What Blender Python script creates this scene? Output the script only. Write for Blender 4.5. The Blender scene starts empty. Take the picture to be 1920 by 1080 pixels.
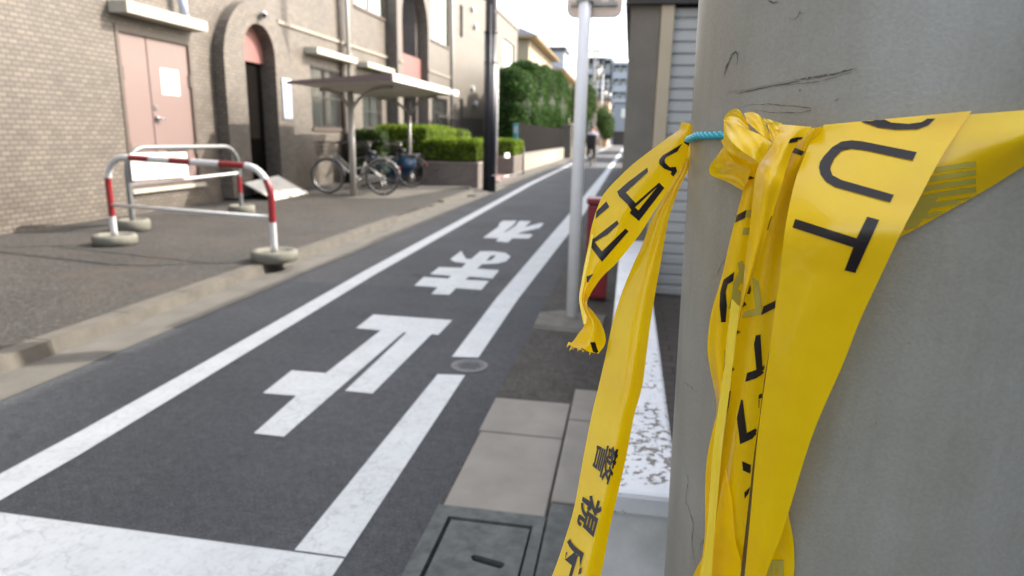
import bpy, bmesh, math, random
import numpy as np
from mathutils import Vector, Matrix
from mathutils.bvhtree import BVHTree
from mathutils.geometry import tessellate_polygon
random.seed(7); rng = np.random.default_rng(7)
S = bpy.context.scene
COL = S.collection
# ------------------------------------------------------------------ camera
FP = 1230.0; EYE = Vector((0, 0, 1.25))
def _nd(v): return v / np.linalg.norm(v)
_dY = _nd(np.array([1182. - 960, -(258. - 540), -FP]))
_P2 = _nd(np.array([2182. - 960, -(258. + 21 - 540), -FP]))
_u = _nd(np.cross(_P2, _dY)); _u = _u if _u[1] > 0 else -_u
_dX = np.cross(_dY, _u)
RM = np.array([_dX, _dY, _u])
cam = bpy.data.objects.new('camera', bpy.data.cameras.new('camera')); COL.objects.link(cam)
m4 = Matrix([list(RM[i]) + [EYE[i]] for i in range(3)] + [[0, 0, 0, 1]])
cam.matrix_world = m4
cam.data.sensor_width = 36; cam.data.sensor_fit = 'HORIZONTAL'; cam.data.lens = 36 * FP / 1920
cam.data.clip_start = 0.02; cam.data.clip_end = 2000
cam.data.dof.use_dof = True; cam.data.dof.focus_distance = 0.60; cam.data.dof.aperture_fstop = 6.8
S.camera = cam
# ------------------------------------------------------------------ light
SUN = Vector((.27, .15, .22)).normalized()
el = math.asin(SUN.z); az = math.atan2(SUN.x, SUN.y)
W = bpy.data.worlds.new("World"); S.world = W; W.use_nodes = True
nt = W.node_tree; bg = nt.nodes['Background']
sky = nt.nodes.new('ShaderNodeTexSky'); sky.sky_type = 'NISHITA'; sky.sun_disc = False
sky.sun_elevation = el; sky.sun_rotation = az; sky.dust_density = 4.0; sky.air_density = 1.0; sky.ozone_density = 1.0
# hazy summer sky: the clear-sky model blended with an even white veil
hz = nt.nodes.new('ShaderNodeMix'); hz.data_type = 'RGBA'; hz.inputs[0].default_value = .5
hz.inputs[7].default_value = (2.9, 2.72, 2.48, 1)
nt.links.new(sky.outputs[0], hz.inputs[6]); nt.links.new(hz.outputs[2], bg.inputs[0]); bg.inputs[1].default_value = 0.15
sl = bpy.data.lights.new('sun', 'SUN'); sl.energy = 2.0; sl.angle = math.radians(0.8); sl.color = (1, .93, .84)
so = bpy.data.objects.new('sun', sl); COL.objects.link(so); so.location = (5, 5, 12)
so.rotation_euler = SUN.to_track_quat('Z', 'Y').to_euler()
S.view_settings.view_transform = 'Standard'; S.view_settings.look = 'None'; S.view_settings.gamma = 1
S.view_settings.exposure = 2.5
S.cycles.max_bounces = 8; S.cycles.transparent_max_bounces = 12

# ------------------------------------------------------------------ picture -> world helpers (real planes)
def ray(x, y):
    return RM @ np.array([x - 960, -(y - 540), -FP]) / FP
def G(x, y, z=0.0):
    r = ray(x, y); t = (z - EYE.z) / r[2]; return Vector((r[0] * t, r[1] * t, z))
def PX(x, y, X):
    r = ray(x, y); t = X / r[0]; return Vector((X, r[1] * t, EYE.z + r[2] * t))
def PY(x, y, Y):
    r = ray(x, y); t = Y / r[1]; return Vector((r[0] * t, Y, EYE.z + r[2] * t))
def D(x, y, d):
    r = ray(x, y); return Vector(r * d) + EYE

# ------------------------------------------------------------------ materials
MATS = {}
KEEP = {'sign_pole_white', 'sign_back', 'paper', 'grey_metal', 'shelter_underside', 'shutter_paint', 'beige_pilaster', 'barrier_face_paint', 'cyan_rope', 'peach_wall', 'white_enamel'}
ALB = .80   # base colours were first matched at a lower exposure
def sc3(c): return tuple(v * ALB for v in c)
def newmat(name):
    m = bpy.data.materials.new(name); m.use_nodes = True
    return m, m.node_tree, m.node_tree.nodes['Principled BSDF']
def wpos(n):
    g = n.nodes.new('ShaderNodeNewGeometry'); return g.outputs['Position']
def noise(n, vec, scale, detail=4, rough=.6):
    t = n.nodes.new('ShaderNodeTexNoise'); t.inputs['Scale'].default_value = scale
    t.inputs['Detail'].default_value = detail; t.inputs['Roughness'].default_value = rough
    n.links.new(vec, t.inputs['Vector']); return t.outputs['Fac']
def ramp(n, fac, stops):
    r = n.nodes.new('ShaderNodeValToRGB'); e = r.color_ramp.elements
    while len(e) < len(stops): e.new(0.5)
    for i, (p, c) in enumerate(stops):
        e[i].position = p; e[i].color = (*c, 1) if len(c) == 3 else c
    n.links.new(fac, r.inputs[0]); return r.outputs[0]
def mixc(n, fac, a, b, mode='MIX'):
    m = n.nodes.new('ShaderNodeMix'); m.data_type = 'RGBA'; m.blend_type = mode
    for sock, v in ((m.inputs[0], fac), (m.inputs[6], a), (m.inputs[7], b)):
        if isinstance(v, (int, float)): sock.default_value = v
        elif isinstance(v, tuple): sock.default_value = (*v, 1)
        else: n.links.new(v, sock)
    return m.outputs[2]
def bump(n, b, h, strength=.3, dist=.01):
    k = n.nodes.new('ShaderNodeBump'); k.inputs['Strength'].default_value = strength
    k.inputs['Distance'].default_value = dist
    n.links.new(h, k.inputs['Height']); n.links.new(k.outputs[0], b.inputs['Normal'])
def mat(name, col, rough=.6, metal=0., var=.15, scale=6., bstr=0., bscale=60., col2=None):
    if name in MATS: return MATS[name]
    if name not in KEEP: col = sc3(col)
    m, n, b = newmat(name); P = wpos(n)
    c2 = col2 if col2 else tuple(c * (1 - var) for c in col)
    f = noise(n, P, scale)
    n.links.new(ramp(n, f, [(.3, c2), (.7, col)]), b.inputs['Base Color'])
    b.inputs['Roughness'].default_value = rough; b.inputs['Metallic'].default_value = metal
    if bstr: bump(n, b, noise(n, P, bscale), bstr)
    MATS[name] = m; return m
def tilemat(name, c1, c2, mortar, bw=.1, bh=.05, ms=.004, big=.25):
    if name in MATS: return MATS[name]
    c1, c2, mortar = sc3(c1), sc3(c2), sc3(mortar)
    m, n, b = newmat(name); P = wpos(n)
    sp = n.nodes.new('ShaderNodeSeparateXYZ'); n.links.new(P, sp.inputs[0])
    ad = n.nodes.new('ShaderNodeMath'); n.links.new(sp.outputs[0], ad.inputs[0]); n.links.new(sp.outputs[1], ad.inputs[1])
    cb = n.nodes.new('ShaderNodeCombineXYZ'); n.links.new(ad.outputs[0], cb.inputs[0]); n.links.new(sp.outputs[2], cb.inputs[1])
    br = n.nodes.new('ShaderNodeTexBrick'); n.links.new(cb.outputs[0], br.inputs['Vector'])
    br.inputs['Scale'].default_value = 1; br.inputs['Brick Width'].default_value = bw; br.inputs['Row Height'].default_value = bh
    br.inputs['Mortar Size'].default_value = ms; br.inputs['Mortar Smooth'].default_value = .3; br.inputs['Bias'].default_value = 0
    br.inputs['Color1'].default_value = (*c1, 1); br.inputs['Color2'].default_value = (*c2, 1); br.inputs['Mortar'].default_value = (*mortar, 1)
    f = noise(n, P, .9, 5, .65)
    dirt = ramp(n, f, [(.3, (1 - big,) * 3), (.65, (1, 1, 1))])
    n.links.new(mixc(n, 1.0, br.outputs['Color'], dirt, 'MULTIPLY'), b.inputs['Base Color'])
    b.inputs['Roughness'].default_value = .5
    iv = n.nodes.new('ShaderNodeMath'); iv.operation = 'SUBTRACT'; iv.inputs[0].default_value = 1; n.links.new(br.outputs['Fac'], iv.inputs[1])
    bump(n, b, iv.outputs[0], .6, .004)
    MATS[name] = m; return m

def asphalt(name, dark, light, patch=.35, step=False, stain=None, grain=1.0):
    dark, light = sc3(dark), sc3(light)
    m, n, b = newmat(name); P = wpos(n)
    fine = noise(n, P, 300, 2, .6); g2 = noise(n, P, 95, 3, .7); mid = noise(n, P, 24, 4, .65); big = noise(n, P, .8, 5, .65)
    c = ramp(n, fine, [(.25, dark), (.62, light), (.85, tuple(min(1, v * 1.6) for v in light))])
    k = .38 * grain
    c = mixc(n, 1.0, c, ramp(n, g2, [(.34, (1 - k,) * 3), (.5, (1,) * 3), (.68, (1 + 1.3 * k,) * 3)]), 'MULTIPLY')
    c = mixc(n, 1.0, c, ramp(n, mid, [(.32, (1 - .7 * k,) * 3), (.68, (1 + .7 * k,) * 3)]), 'MULTIPLY')
    c = mixc(n, 1.0, c, ramp(n, big, [(.3, (1 - patch,) * 3), (.7, (1.15,) * 3)]), 'MULTIPLY')
    # pale stone chips
    v = n.nodes.new('ShaderNodeTexVoronoi'); v.inputs['Scale'].default_value = 55; n.links.new(P, v.inputs['Vector'])
    chip = ramp(n, v.outputs['Distance'], [(.10, (.55,) * 3), (.16, (0,) * 3)])
    c = mixc(n, chip, c, tuple(min(1, q * 2.6) for q in light))
    if stain:
        st = ramp(n, noise(n, P, 1.5, 6, .7), [(.52, (0,) * 3), (.66, (.75,) * 3)]); c = mixc(n, st, c, stain)
    if step:   # older, paler surfacing beyond a transverse joint, and a few oil spots
        sp = n.nodes.new('ShaderNodeSeparateXYZ'); n.links.new(P, sp.inputs[0])
        yy_ = n.nodes.new('ShaderNodeMapRange'); yy_.inputs[1].default_value = 5.06; yy_.inputs[2].default_value = 5.09; n.links.new(sp.outputs[1], yy_.inputs[0])
        c = mixc(n, yy_.outputs[0], c, mixc(n, 1.0, c, (1.25, 1.21, 1.17), 'MULTIPLY'))
        c = mixc(n, 1.0, c, ramp(n, noise(n, P, 2.6, 3, .5), [(.27, (.6,) * 3), (.34, (1,) * 3)]), 'MULTIPLY')
        # tyre-polished tracks down the lane
        w = n.nodes.new('ShaderNodeTexWave'); w.bands_direction = 'X'; w.inputs['Scale'].default_value = .2; w.inputs['Distortion'].default_value = .6; w.inputs['Phase Offset'].default_value = 1.2
        n.links.new(P, w.inputs['Vector']); c = mixc(n, 1.0, c, ramp(n, w.outputs['Fac'], [(.2, (.92,) * 3), (.8, (1.08,) * 3)]), 'MULTIPLY')
    n.links.new(c, b.inputs['Base Color']); b.inputs['Roughness'].default_value = .82
    b.inputs['Specular IOR Level'].default_value = .35
    bump(n, b, g2, .8, .005); MATS[name] = m; return m
M_road = asphalt('road_asphalt', (.037, .040, .044), (.080, .086, .092), patch=.28, step=True, grain=.8)
M_walk = asphalt('walk_asphalt', (.017, .0165, .0155), (.060, .056, .050), patch=.35, stain=(.052, .042, .033), grain=2.1)
M_damp = asphalt('damp_pavement', (.036, .033, .028), (.10, .092, .08), patch=.55, stain=(.028, .026, .02), grain=1.2)


def paintmat(name, base, wear, under, rough=.6, wscale=18, thr=.36):
    m, n, b = newmat(name); P = wpos(n)
    f = noise(n, P, wscale, 6, .75); g = noise(n, P, 1.7, 3, .5)
    mu = n.nodes.new('ShaderNodeMath'); mu.operation = 'MULTIPLY_ADD'; n.links.new(g, mu.inputs[0]); mu.inputs[1].default_value = .35; n.links.new(f, mu.inputs[2])
    mask = ramp(n, mu.outputs[0], [(thr + .17 - wear, (0,) * 3), (thr + .21 - wear, (1,) * 3)])
    nz = n.nodes.new('ShaderNodeTexNoise'); nz.inputs['Scale'].default_value = 9; n.links.new(P, nz.inputs['Vector'])
    wv = n.nodes.new('ShaderNodeVectorMath'); wv.operation = 'MULTIPLY_ADD'; n.links.new(nz.outputs['Color'], wv.inputs[0]); wv.inputs[1].default_value = (.22, .22, .22); n.links.new(P, wv.inputs[2])
    vo = n.nodes.new('ShaderNodeTexVoronoi'); vo.feature = 'DISTANCE_TO_EDGE'; vo.inputs['Scale'].default_value = 6.5; n.links.new(wv.outputs[0], vo.inputs['Vector'])
    crk = ramp(n, vo.outputs['Distance'], [(0, (.78,) * 3), (.03, (1,) * 3)])
    reg = ramp(n, noise(n, P, 1.3, 3, .6), [(.42, (0,) * 3), (.58, (1,) * 3)])
    crk = mixc(n, reg, (1., 1., 1.), crk)
    grime = ramp(n, noise(n, P, 34, 5, .8), [(.34, (.80,) * 3), (.5, (1,) * 3)])
    tone = ramp(n, noise(n, P, 5, 5, .7), [(.3, tuple(c * .86 for c in base)), (.65, base)])
    tone = mixc(n, 1.0, mixc(n, 1.0, tone, crk, 'MULTIPLY'), grime, 'MULTIPLY')
    n.links.new(mixc(n, mask, under, tone), b.inputs['Base Color'])
    b.inputs['Roughness'].default_value = rough
    bump(n, b, noise(n, P, 220, 3), .35, .003); MATS[name] = m; return m
M_paint = paintmat('road_paint', (.51, .535, .535), .135, (.33, .35, .36), .6, 16)
M_conc = mat('concrete', (.33, .31, .27), .85, var=.3, scale=9, bstr=.3, bscale=150)
M_kerb = mat('kerb_concrete', (.125, .113, .092), .85, var=.38, scale=5, bstr=.4, bscale=120)
M_gut = mat('gutter_concrete', (.125, .117, .10), .85, var=.35, scale=3.5, bstr=.3, bscale=130)
M_slab = mat('slab_concrete', (.32, .30, .265), .9, var=.22, scale=5, bstr=.3, bscale=160)
M_base = mat('base_concrete', (.19, .185, .15), .85, var=.3, scale=12, bstr=.3, bscale=90)
M_tile = tilemat('wall_tile', (.185, .158, .128), (.125, .107, .088), (.048, .041, .035), bw=.115, bh=.057, ms=.0065)
M_tile_far = tilemat('wall_tile_pale', (.165, .145, .121), (.135, .118, .098), (.095, .083, .072), bw=.115, bh=.057, ms=.005, big=.12)
M_tile_cream = tilemat('cream_tile', (.165, .147, .122), (.148, .132, .108), (.12, .107, .09), bw=.3, bh=.15, ms=.006, big=.1)
M_tile_dark = tilemat('shaded_tile', (.13, .11, .10), (.10, .085, .078), (.06, .052, .048), bw=.125, bh=.062, ms=.006)  # bay tile darkened, the shade is put into its colour
M_cream = mat('cream_concrete', (.45, .43, .36), .7, var=.12, scale=4)
M_pink = mat('pink_paint', (.21, .148, .135), .45, var=.06, scale=2)
M_pinkp = mat('pink_panel', (.24, .105, .095), .55, var=.1)
M_dark = mat('dark_metal', (.025, .022, .02), .5)
M_black = mat('black_rubber', (.015, .015, .015), .7)
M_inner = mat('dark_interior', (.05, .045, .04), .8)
M_white = mat('white_enamel', (.54, .54, .54), .4, var=.22, scale=45)
M_red = mat('red_enamel', (.26, .014, .018), .4, var=.2, scale=20)
M_redbox = mat('red_box_paint', (.27, .015, .025), .4, var=.15)
M_grey = mat('grey_metal', (.36, .35, .325), .45, .3)
M_steel = mat('steel', (.34, .34, .34), .35, .7)
M_spoke = mat('spoke_steel', (.12, .12, .12), .4, .6)
M_signwhite = mat('sign_pole_white', (.86, .87, .88), .35, var=.07, scale=14)
M_rim = mat('alloy_rim', (.5, .5, .49), .35, .5)
M_shroof = mat('shelter_fascia', (.16, .115, .112), .5, var=.1)
M_shwhite = mat('shelter_trim', (.78, .74, .72), .45, var=.06)
M_shund = mat('shelter_underside', (.62, .58, .50), .6)
M_brown = mat('brown_frame', (.10, .075, .06), .5)
M_string = mat('string_course', (.30, .27, .22), .7)
M_navy = mat('navy_sleeve', (.018, .02, .032), .42, var=.25, scale=8)
M_pole_far = mat('far_pole_concrete', (.30, .30, .30), .8)
M_paper = mat('paper', (.6, .6, .6), .7, var=.03)
M_ink = mat('ink', (.12, .12, .13), .7)
M_blueplate = mat('pale_blue_plate', (.42, .47, .60), .5, var=.08)
M_teal = mat('teal_plastic', (.05, .26, .28), .45)
M_signback = mat('sign_back', (.80, .64, .52), .5, var=.12, scale=7)
M_shutter = mat('shutter_paint', (.46, .475, .47), .45, var=.1, scale=3)
M_pillar = mat('pillar_plaster', (.27, .255, .22), .85, var=.25, scale=4, bstr=.3, bscale=120)
M_pilaster = mat('beige_pilaster', (.50, .43, .31), .5, var=.15, scale=2)
M_roofd = mat('roof_tile_dark', (.075, .08, .095), .6, var=.3, scale=2)
M_yell_wall = mat('sand_wall', (.42, .36, .25), .8, var=.1)
M_soffit = mat('soffit', (.50, .38, .22), .7)
M_lblue = mat('grey_blue_wall', (.25, .29, .34), .7, var=.1)
M_bal = mat('balcony_white', (.48, .51, .55), .6, var=.1)
M_balback = mat('balcony_recess', (.14, .16, .19), .7, var=.2)
M_rope = mat('cyan_rope', (.03, .42, .56), .4, var=.35, scale=500)
M_lid = mat('lid_green', (.135, .15, .145), .7, var=.55, scale=22, bstr=.4, bscale=200)
M_rust = mat('rust', (.18, .07, .045), .9, var=.3, scale=30)
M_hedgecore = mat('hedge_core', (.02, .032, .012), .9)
M_bark = mat('bark', (.09, .065, .045), .9, var=.4, scale=20, bstr=.5)
M_iron = mat('cast_iron', (.17, .17, .175), .55, .2, var=.3, scale=40)
M_irond = mat('cast_iron_recess', (.06, .06, .066), .6, .2)
M_pinkpave = tilemat('pink_paving', (.40, .27, .25), (.34, .24, .22), (.22, .18, .17), bw=.2, bh=.1)
M_gravel = mat('litter', (.20, .17, .13), .9, var=.5, scale=60)

def glassmat(name, col, rough=.08):
    m, n, b = newmat(name); b.inputs['Base Color'].default_value = (*col, 1)
    b.inputs['Roughness'].default_value = rough; b.inputs['IOR'].default_value = 1.6
    b.inputs['Coat Weight'].default_value = .6; MATS[name] = m; return m
M_glass = glassmat('frosted_pane', (.46, .54, .50), .25)
M_glassd = glassmat('dark_pane', (.10, .12, .11), .1)

def leafmat(name, a, bcol, c):
    a, bcol, c = sc3(a), sc3(bcol), sc3(c)
    m, n, b = newmat(name); P = wpos(n)
    v = n.nodes.new('ShaderNodeTexWhiteNoise'); 
    rd = n.nodes.new('ShaderNodeVectorMath'); rd.operation = 'SNAP'; rd.inputs[1].default_value = (.05,) * 3
    n.links.new(P, rd.inputs[0]); n.links.new(rd.outputs[0], v.inputs['Vector'])
    col = ramp(n, v.outputs['Value'], [(0, a), (.55, bcol), (1, c)])
    bg_ = ramp(n, noise(n, P, 1.6, 4), [(.32, (.6,) * 3), (.66, (1.2,) * 3)])
    col = mixc(n, 1.0, col, bg_, 'MULTIPLY')
    n.links.new(col, b.inputs['Base Color']); b.inputs['Roughness'].default_value = .75; b.inputs['Specular IOR Level'].default_value = .2
    tr = n.nodes.new('ShaderNodeBsdfTranslucent'); n.links.new(col, tr.inputs[0])
    mx = n.nodes.new('ShaderNodeMixShader'); mx.inputs[0].default_value = .35
    out = n.nodes['Material Output']
    n.links.new(b.outputs[0], mx.inputs[1]); n.links.new(tr.outputs[0], mx.inputs[2]); n.links.new(mx.outputs[0], out.inputs[0])
    MATS[name] = m; return m
M_leaf_hedge = leafmat('hedge_leaf', (.06, .11, .008), (.15, .25, .014), (.32, .42, .03))
M_leaf_ivy = leafmat('ivy_leaf', (.012, .038, .009), (.030, .082, .016), (.10, .18, .028))
M_leaf_dark = leafmat('dark_leaf', (.02, .045, .014), (.04, .08, .02), (.10, .15, .03))

# yellow tape film
def tapemat(name, a, bcol, trans):
    m, n, b = newmat(name); P = wpos(n)
    f = noise(n, P, 22, 4, .6)
    col = ramp(n, f, [(.3, a), (.7, bcol)])
    n.links.new(col, b.inputs['Base Color']); b.inputs['Roughness'].default_value = .26
    b.inputs['IOR'].default_value = 1.55; b.inputs['Coat Weight'].default_value = .45; b.inputs['Coat Roughness'].default_value = .1; b.inputs['Coat IOR'].default_value = 1.6
    nz = n.nodes.new('ShaderNodeTexNoise'); nz.inputs['Scale'].default_value = 12; n.links.new(P, nz.inputs['Vector'])
    wv = n.nodes.new('ShaderNodeVectorMath'); wv.operation = 'MULTIPLY_ADD'; n.links.new(nz.outputs['Color'], wv.inputs[0]); wv.inputs[1].default_value = (.06, .06, .12); n.links.new(P, wv.inputs[2])
    vo = n.nodes.new('ShaderNodeTexVoronoi'); vo.inputs['Scale'].default_value = 26; n.links.new(wv.outputs[0], vo.inputs['Vector'])
    hh = n.nodes.new('ShaderNodeMath'); hh.operation = 'MULTIPLY_ADD'; n.links.new(vo.outputs['Distance'], hh.inputs[0]); hh.inputs[1].default_value = .55; n.links.new(noise(n, P, 26, 6, .66), hh.inputs[2])
    bump(n, b, hh.outputs[0], .26, .004)
    tr = n.nodes.new('ShaderNodeBsdfTranslucent'); n.links.new(col, tr.inputs[0])
    mx = n.nodes.new('ShaderNodeMixShader'); mx.inputs[0].default_value = trans
    n.links.new(b.outputs[0], mx.inputs[1]); n.links.new(tr.outputs[0], mx.inputs[2]); n.links.new(mx.outputs[0], n.nodes['Material Output'].inputs[0])
    MATS[name] = m; return m
M_tape = tapemat('yellow_film', (.97, .64, .001), (1.0, .71, .002), .34)
M_tapeL = tapemat('yellow_film_hanging', (.96, .63, .001), (1.0, .71, .002), .6)
M_tapep = tapemat('yellow_film_doubled', (.90, .70, .03), (.92, .74, .08), .2)
def inkmat(name, c):
    m, n, b = newmat(name); b.inputs['Base Color'].default_value = (*c, 1); b.inputs['Roughness'].default_value = .42; b.inputs['Specular IOR Level'].default_value = .35
    b.inputs['Coat Weight'].default_value = .12; b.inputs['Coat Roughness'].default_value = .2
    bump(n, b, noise(n, wpos(n), 38, 4, .6), .22, .004); MATS[name] = m; return m
M_tapeink = inkmat('tape_ink', (.010, .007, .008)); M_tapeolive = inkmat('tape_reverse_print', (.40, .35, .06))

# big pole
def bigpole():
    m, n, b = newmat('painted_steel_pole'); P = wpos(n)
    f = noise(n, P, 4.5, 5, .6); g = noise(n, P, 340, 2, .5)
    c = ramp(n, f, [(.3, (.225, .222, .195)), (.7, (.295, .306, .287))])
    c = mixc(n, 1.0, c, ramp(n, g, [(.3, (.92,) * 3), (.7, (1.05,) * 3)]), 'MULTIPLY')
    st = noise(n, P, 42, 6, .8)
    c = mixc(n, ramp(n, st, [(.24, (.9,) * 3), (.275, (0,) * 3)]), c, (.06, .05, .035))
    mp = n.nodes.new('ShaderNodeMapping'); mp.inputs['Scale'].default_value = (14, 14, .8); n.links.new(P, mp.inputs[0])
    dr = noise(n, mp.outputs[0], 3, 5, .65)
    c = mixc(n, 1.0, c, ramp(n, dr, [(.3, (.93, .92, .89)), (.65, (1.03,) * 3)]), 'MULTIPLY')
    n.links.new(c, b.inputs['Base Color']); b.inputs['Roughness'].default_value = .36; b.inputs['Specular IOR Level'].default_value = .6
    h = n.nodes.new('ShaderNodeMath'); h.operation = 'MULTIPLY_ADD'; n.links.new(noise(n, P, 28, 3), h.inputs[0]); h.inputs[1].default_value = .6; n.links.new(g, h.inputs[2])
    bump(n, b, h.outputs[0], .22, .0008); return m
M_bigpole = bigpole()
def peel():
    m, n, b = newmat('peeling_white_paint'); P = wpos(n)
    sp = n.nodes.new('ShaderNodeSeparateXYZ'); n.links.new(P, sp.inputs[0])
    f = noise(n, P, 48, 5, .66)
    reg = n.nodes.new('ShaderNodeMapRange'); reg.inputs[1].default_value = 1.34; reg.inputs[2].default_value = 2.3
    reg.inputs[3].default_value = .05; reg.inputs[4].default_value = -.10; n.links.new(sp.outputs[1], reg.inputs[0])
    # keep the very front lip painted
    lip = n.nodes.new('ShaderNodeMapRange'); lip.inputs[1].default_value = 1.33; lip.inputs[2].default_value = 1.375; lip.inputs[3].default_value = -.16; lip.inputs[4].default_value = 0
    n.links.new(sp.outputs[1], lip.inputs[0])
    a = n.nodes.new('ShaderNodeMath'); n.links.new(f, a.inputs[0]); n.links.new(reg.outputs[0], a.inputs[1])
    lf = n.nodes.new('ShaderNodeMath'); lf.operation = 'MULTIPLY_ADD'; n.links.new(noise(n, P, 9, 3, .5), lf.inputs[0]); lf.inputs[1].default_value = .36; lf.inputs[2].default_value = -.18
    a1 = n.nodes.new('ShaderNodeMath'); n.links.new(a.outputs[0], a1.inputs[0]); n.links.new(lf.outputs[0], a1.inputs[1])
    a2 = n.nodes.new('ShaderNodeMath'); n.links.new(a1.outputs[0], a2.inputs[0]); n.links.new(lip.outputs[0], a2.inputs[1])
    # wpos z: only the top peels
    mask = ramp(n, a2.outputs[0], [(.545, (0,) * 3), (.565, (1,) * 3)])
    base = ramp(n, noise(n, P, 7, 5), [(.3, (.52, .55, .58)), (.7, (.64, .66, .67))])
    und = ramp(n, noise(n, P, 120, 3), [(.3, (.07, .06, .05)), (.7, (.22, .20, .17))])
    n.links.new(mixc(n, mask, base, und), b.inputs['Base Color']); b.inputs['Roughness'].default_value = .5
    iv = n.nodes.new('ShaderNodeMath'); iv.operation = 'SUBTRACT'; iv.inputs[0].default_value = 1; n.links.new(mask, iv.inputs[1])
    bump(n, b, iv.outputs[0], .8, .003); return m
M_peel = peel()
M_facegrey = mat('barrier_face_paint', (.62, .64, .63), .55, var=.28, scale=7, bstr=.2, bscale=40)
M_pavers = tilemat('brown_pavers', (.13, .105, .09), (.095, .078, .07), (.035, .03, .028), bw=.2, bh=.1, ms=.006)
# pavers lie flat: use x,y coordinates
def flat_tile(m):
    n = m.node_tree
    for nd in n.nodes:
        if nd.type == 'COMBXYZ':
            for l in list(n.links):
                if l.to_node == nd: n.links.remove(l)
            sp = [k for k in n.nodes if k.type == 'SEPXYZ'][0]
            n.links.new(sp.outputs[0], nd.inputs[0]); n.links.new(sp.outputs[1], nd.inputs[1])
flat_tile(M_pavers); flat_tile(M_pinkpave)

# ------------------------------------------------------------------ object helpers
def tag(o, label=None, cat=None, group=None, kind=None):
    if label: o['label'] = label
    if cat: o['category'] = cat
    if group: o['group'] = group
    if kind: o['kind'] = kind
    return o
def empty(name, loc, label=None, cat=None, group=None, rz=0):
    o = bpy.data.objects.new(name, None); COL.objects.link(o); o.location = loc; o.rotation_euler = (0, 0, rz); o.empty_display_size = .1
    return tag(o, label, cat, group)
def link(name, me, mats, parent=None, smooth=False, world=True):
    o = bpy.data.objects.new(name, me); COL.objects.link(o)
    for m in (mats if isinstance(mats, (list, tuple)) else [mats]): me.materials.append(m)
    if smooth:
        for p in me.polygons: p.use_smooth = True
    if parent:
        o.parent = parent
        if world:
            chain = Matrix.Identity(4); p = parent; seq = []
            while p: seq.append(p); p = p.parent
            for q in reversed(seq): chain = chain @ q.matrix_parent_inverse @ Matrix.LocRotScale(q.location, q.rotation_euler, q.scale)
            o.matrix_parent_inverse = chain.inverted()
    return o
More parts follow.
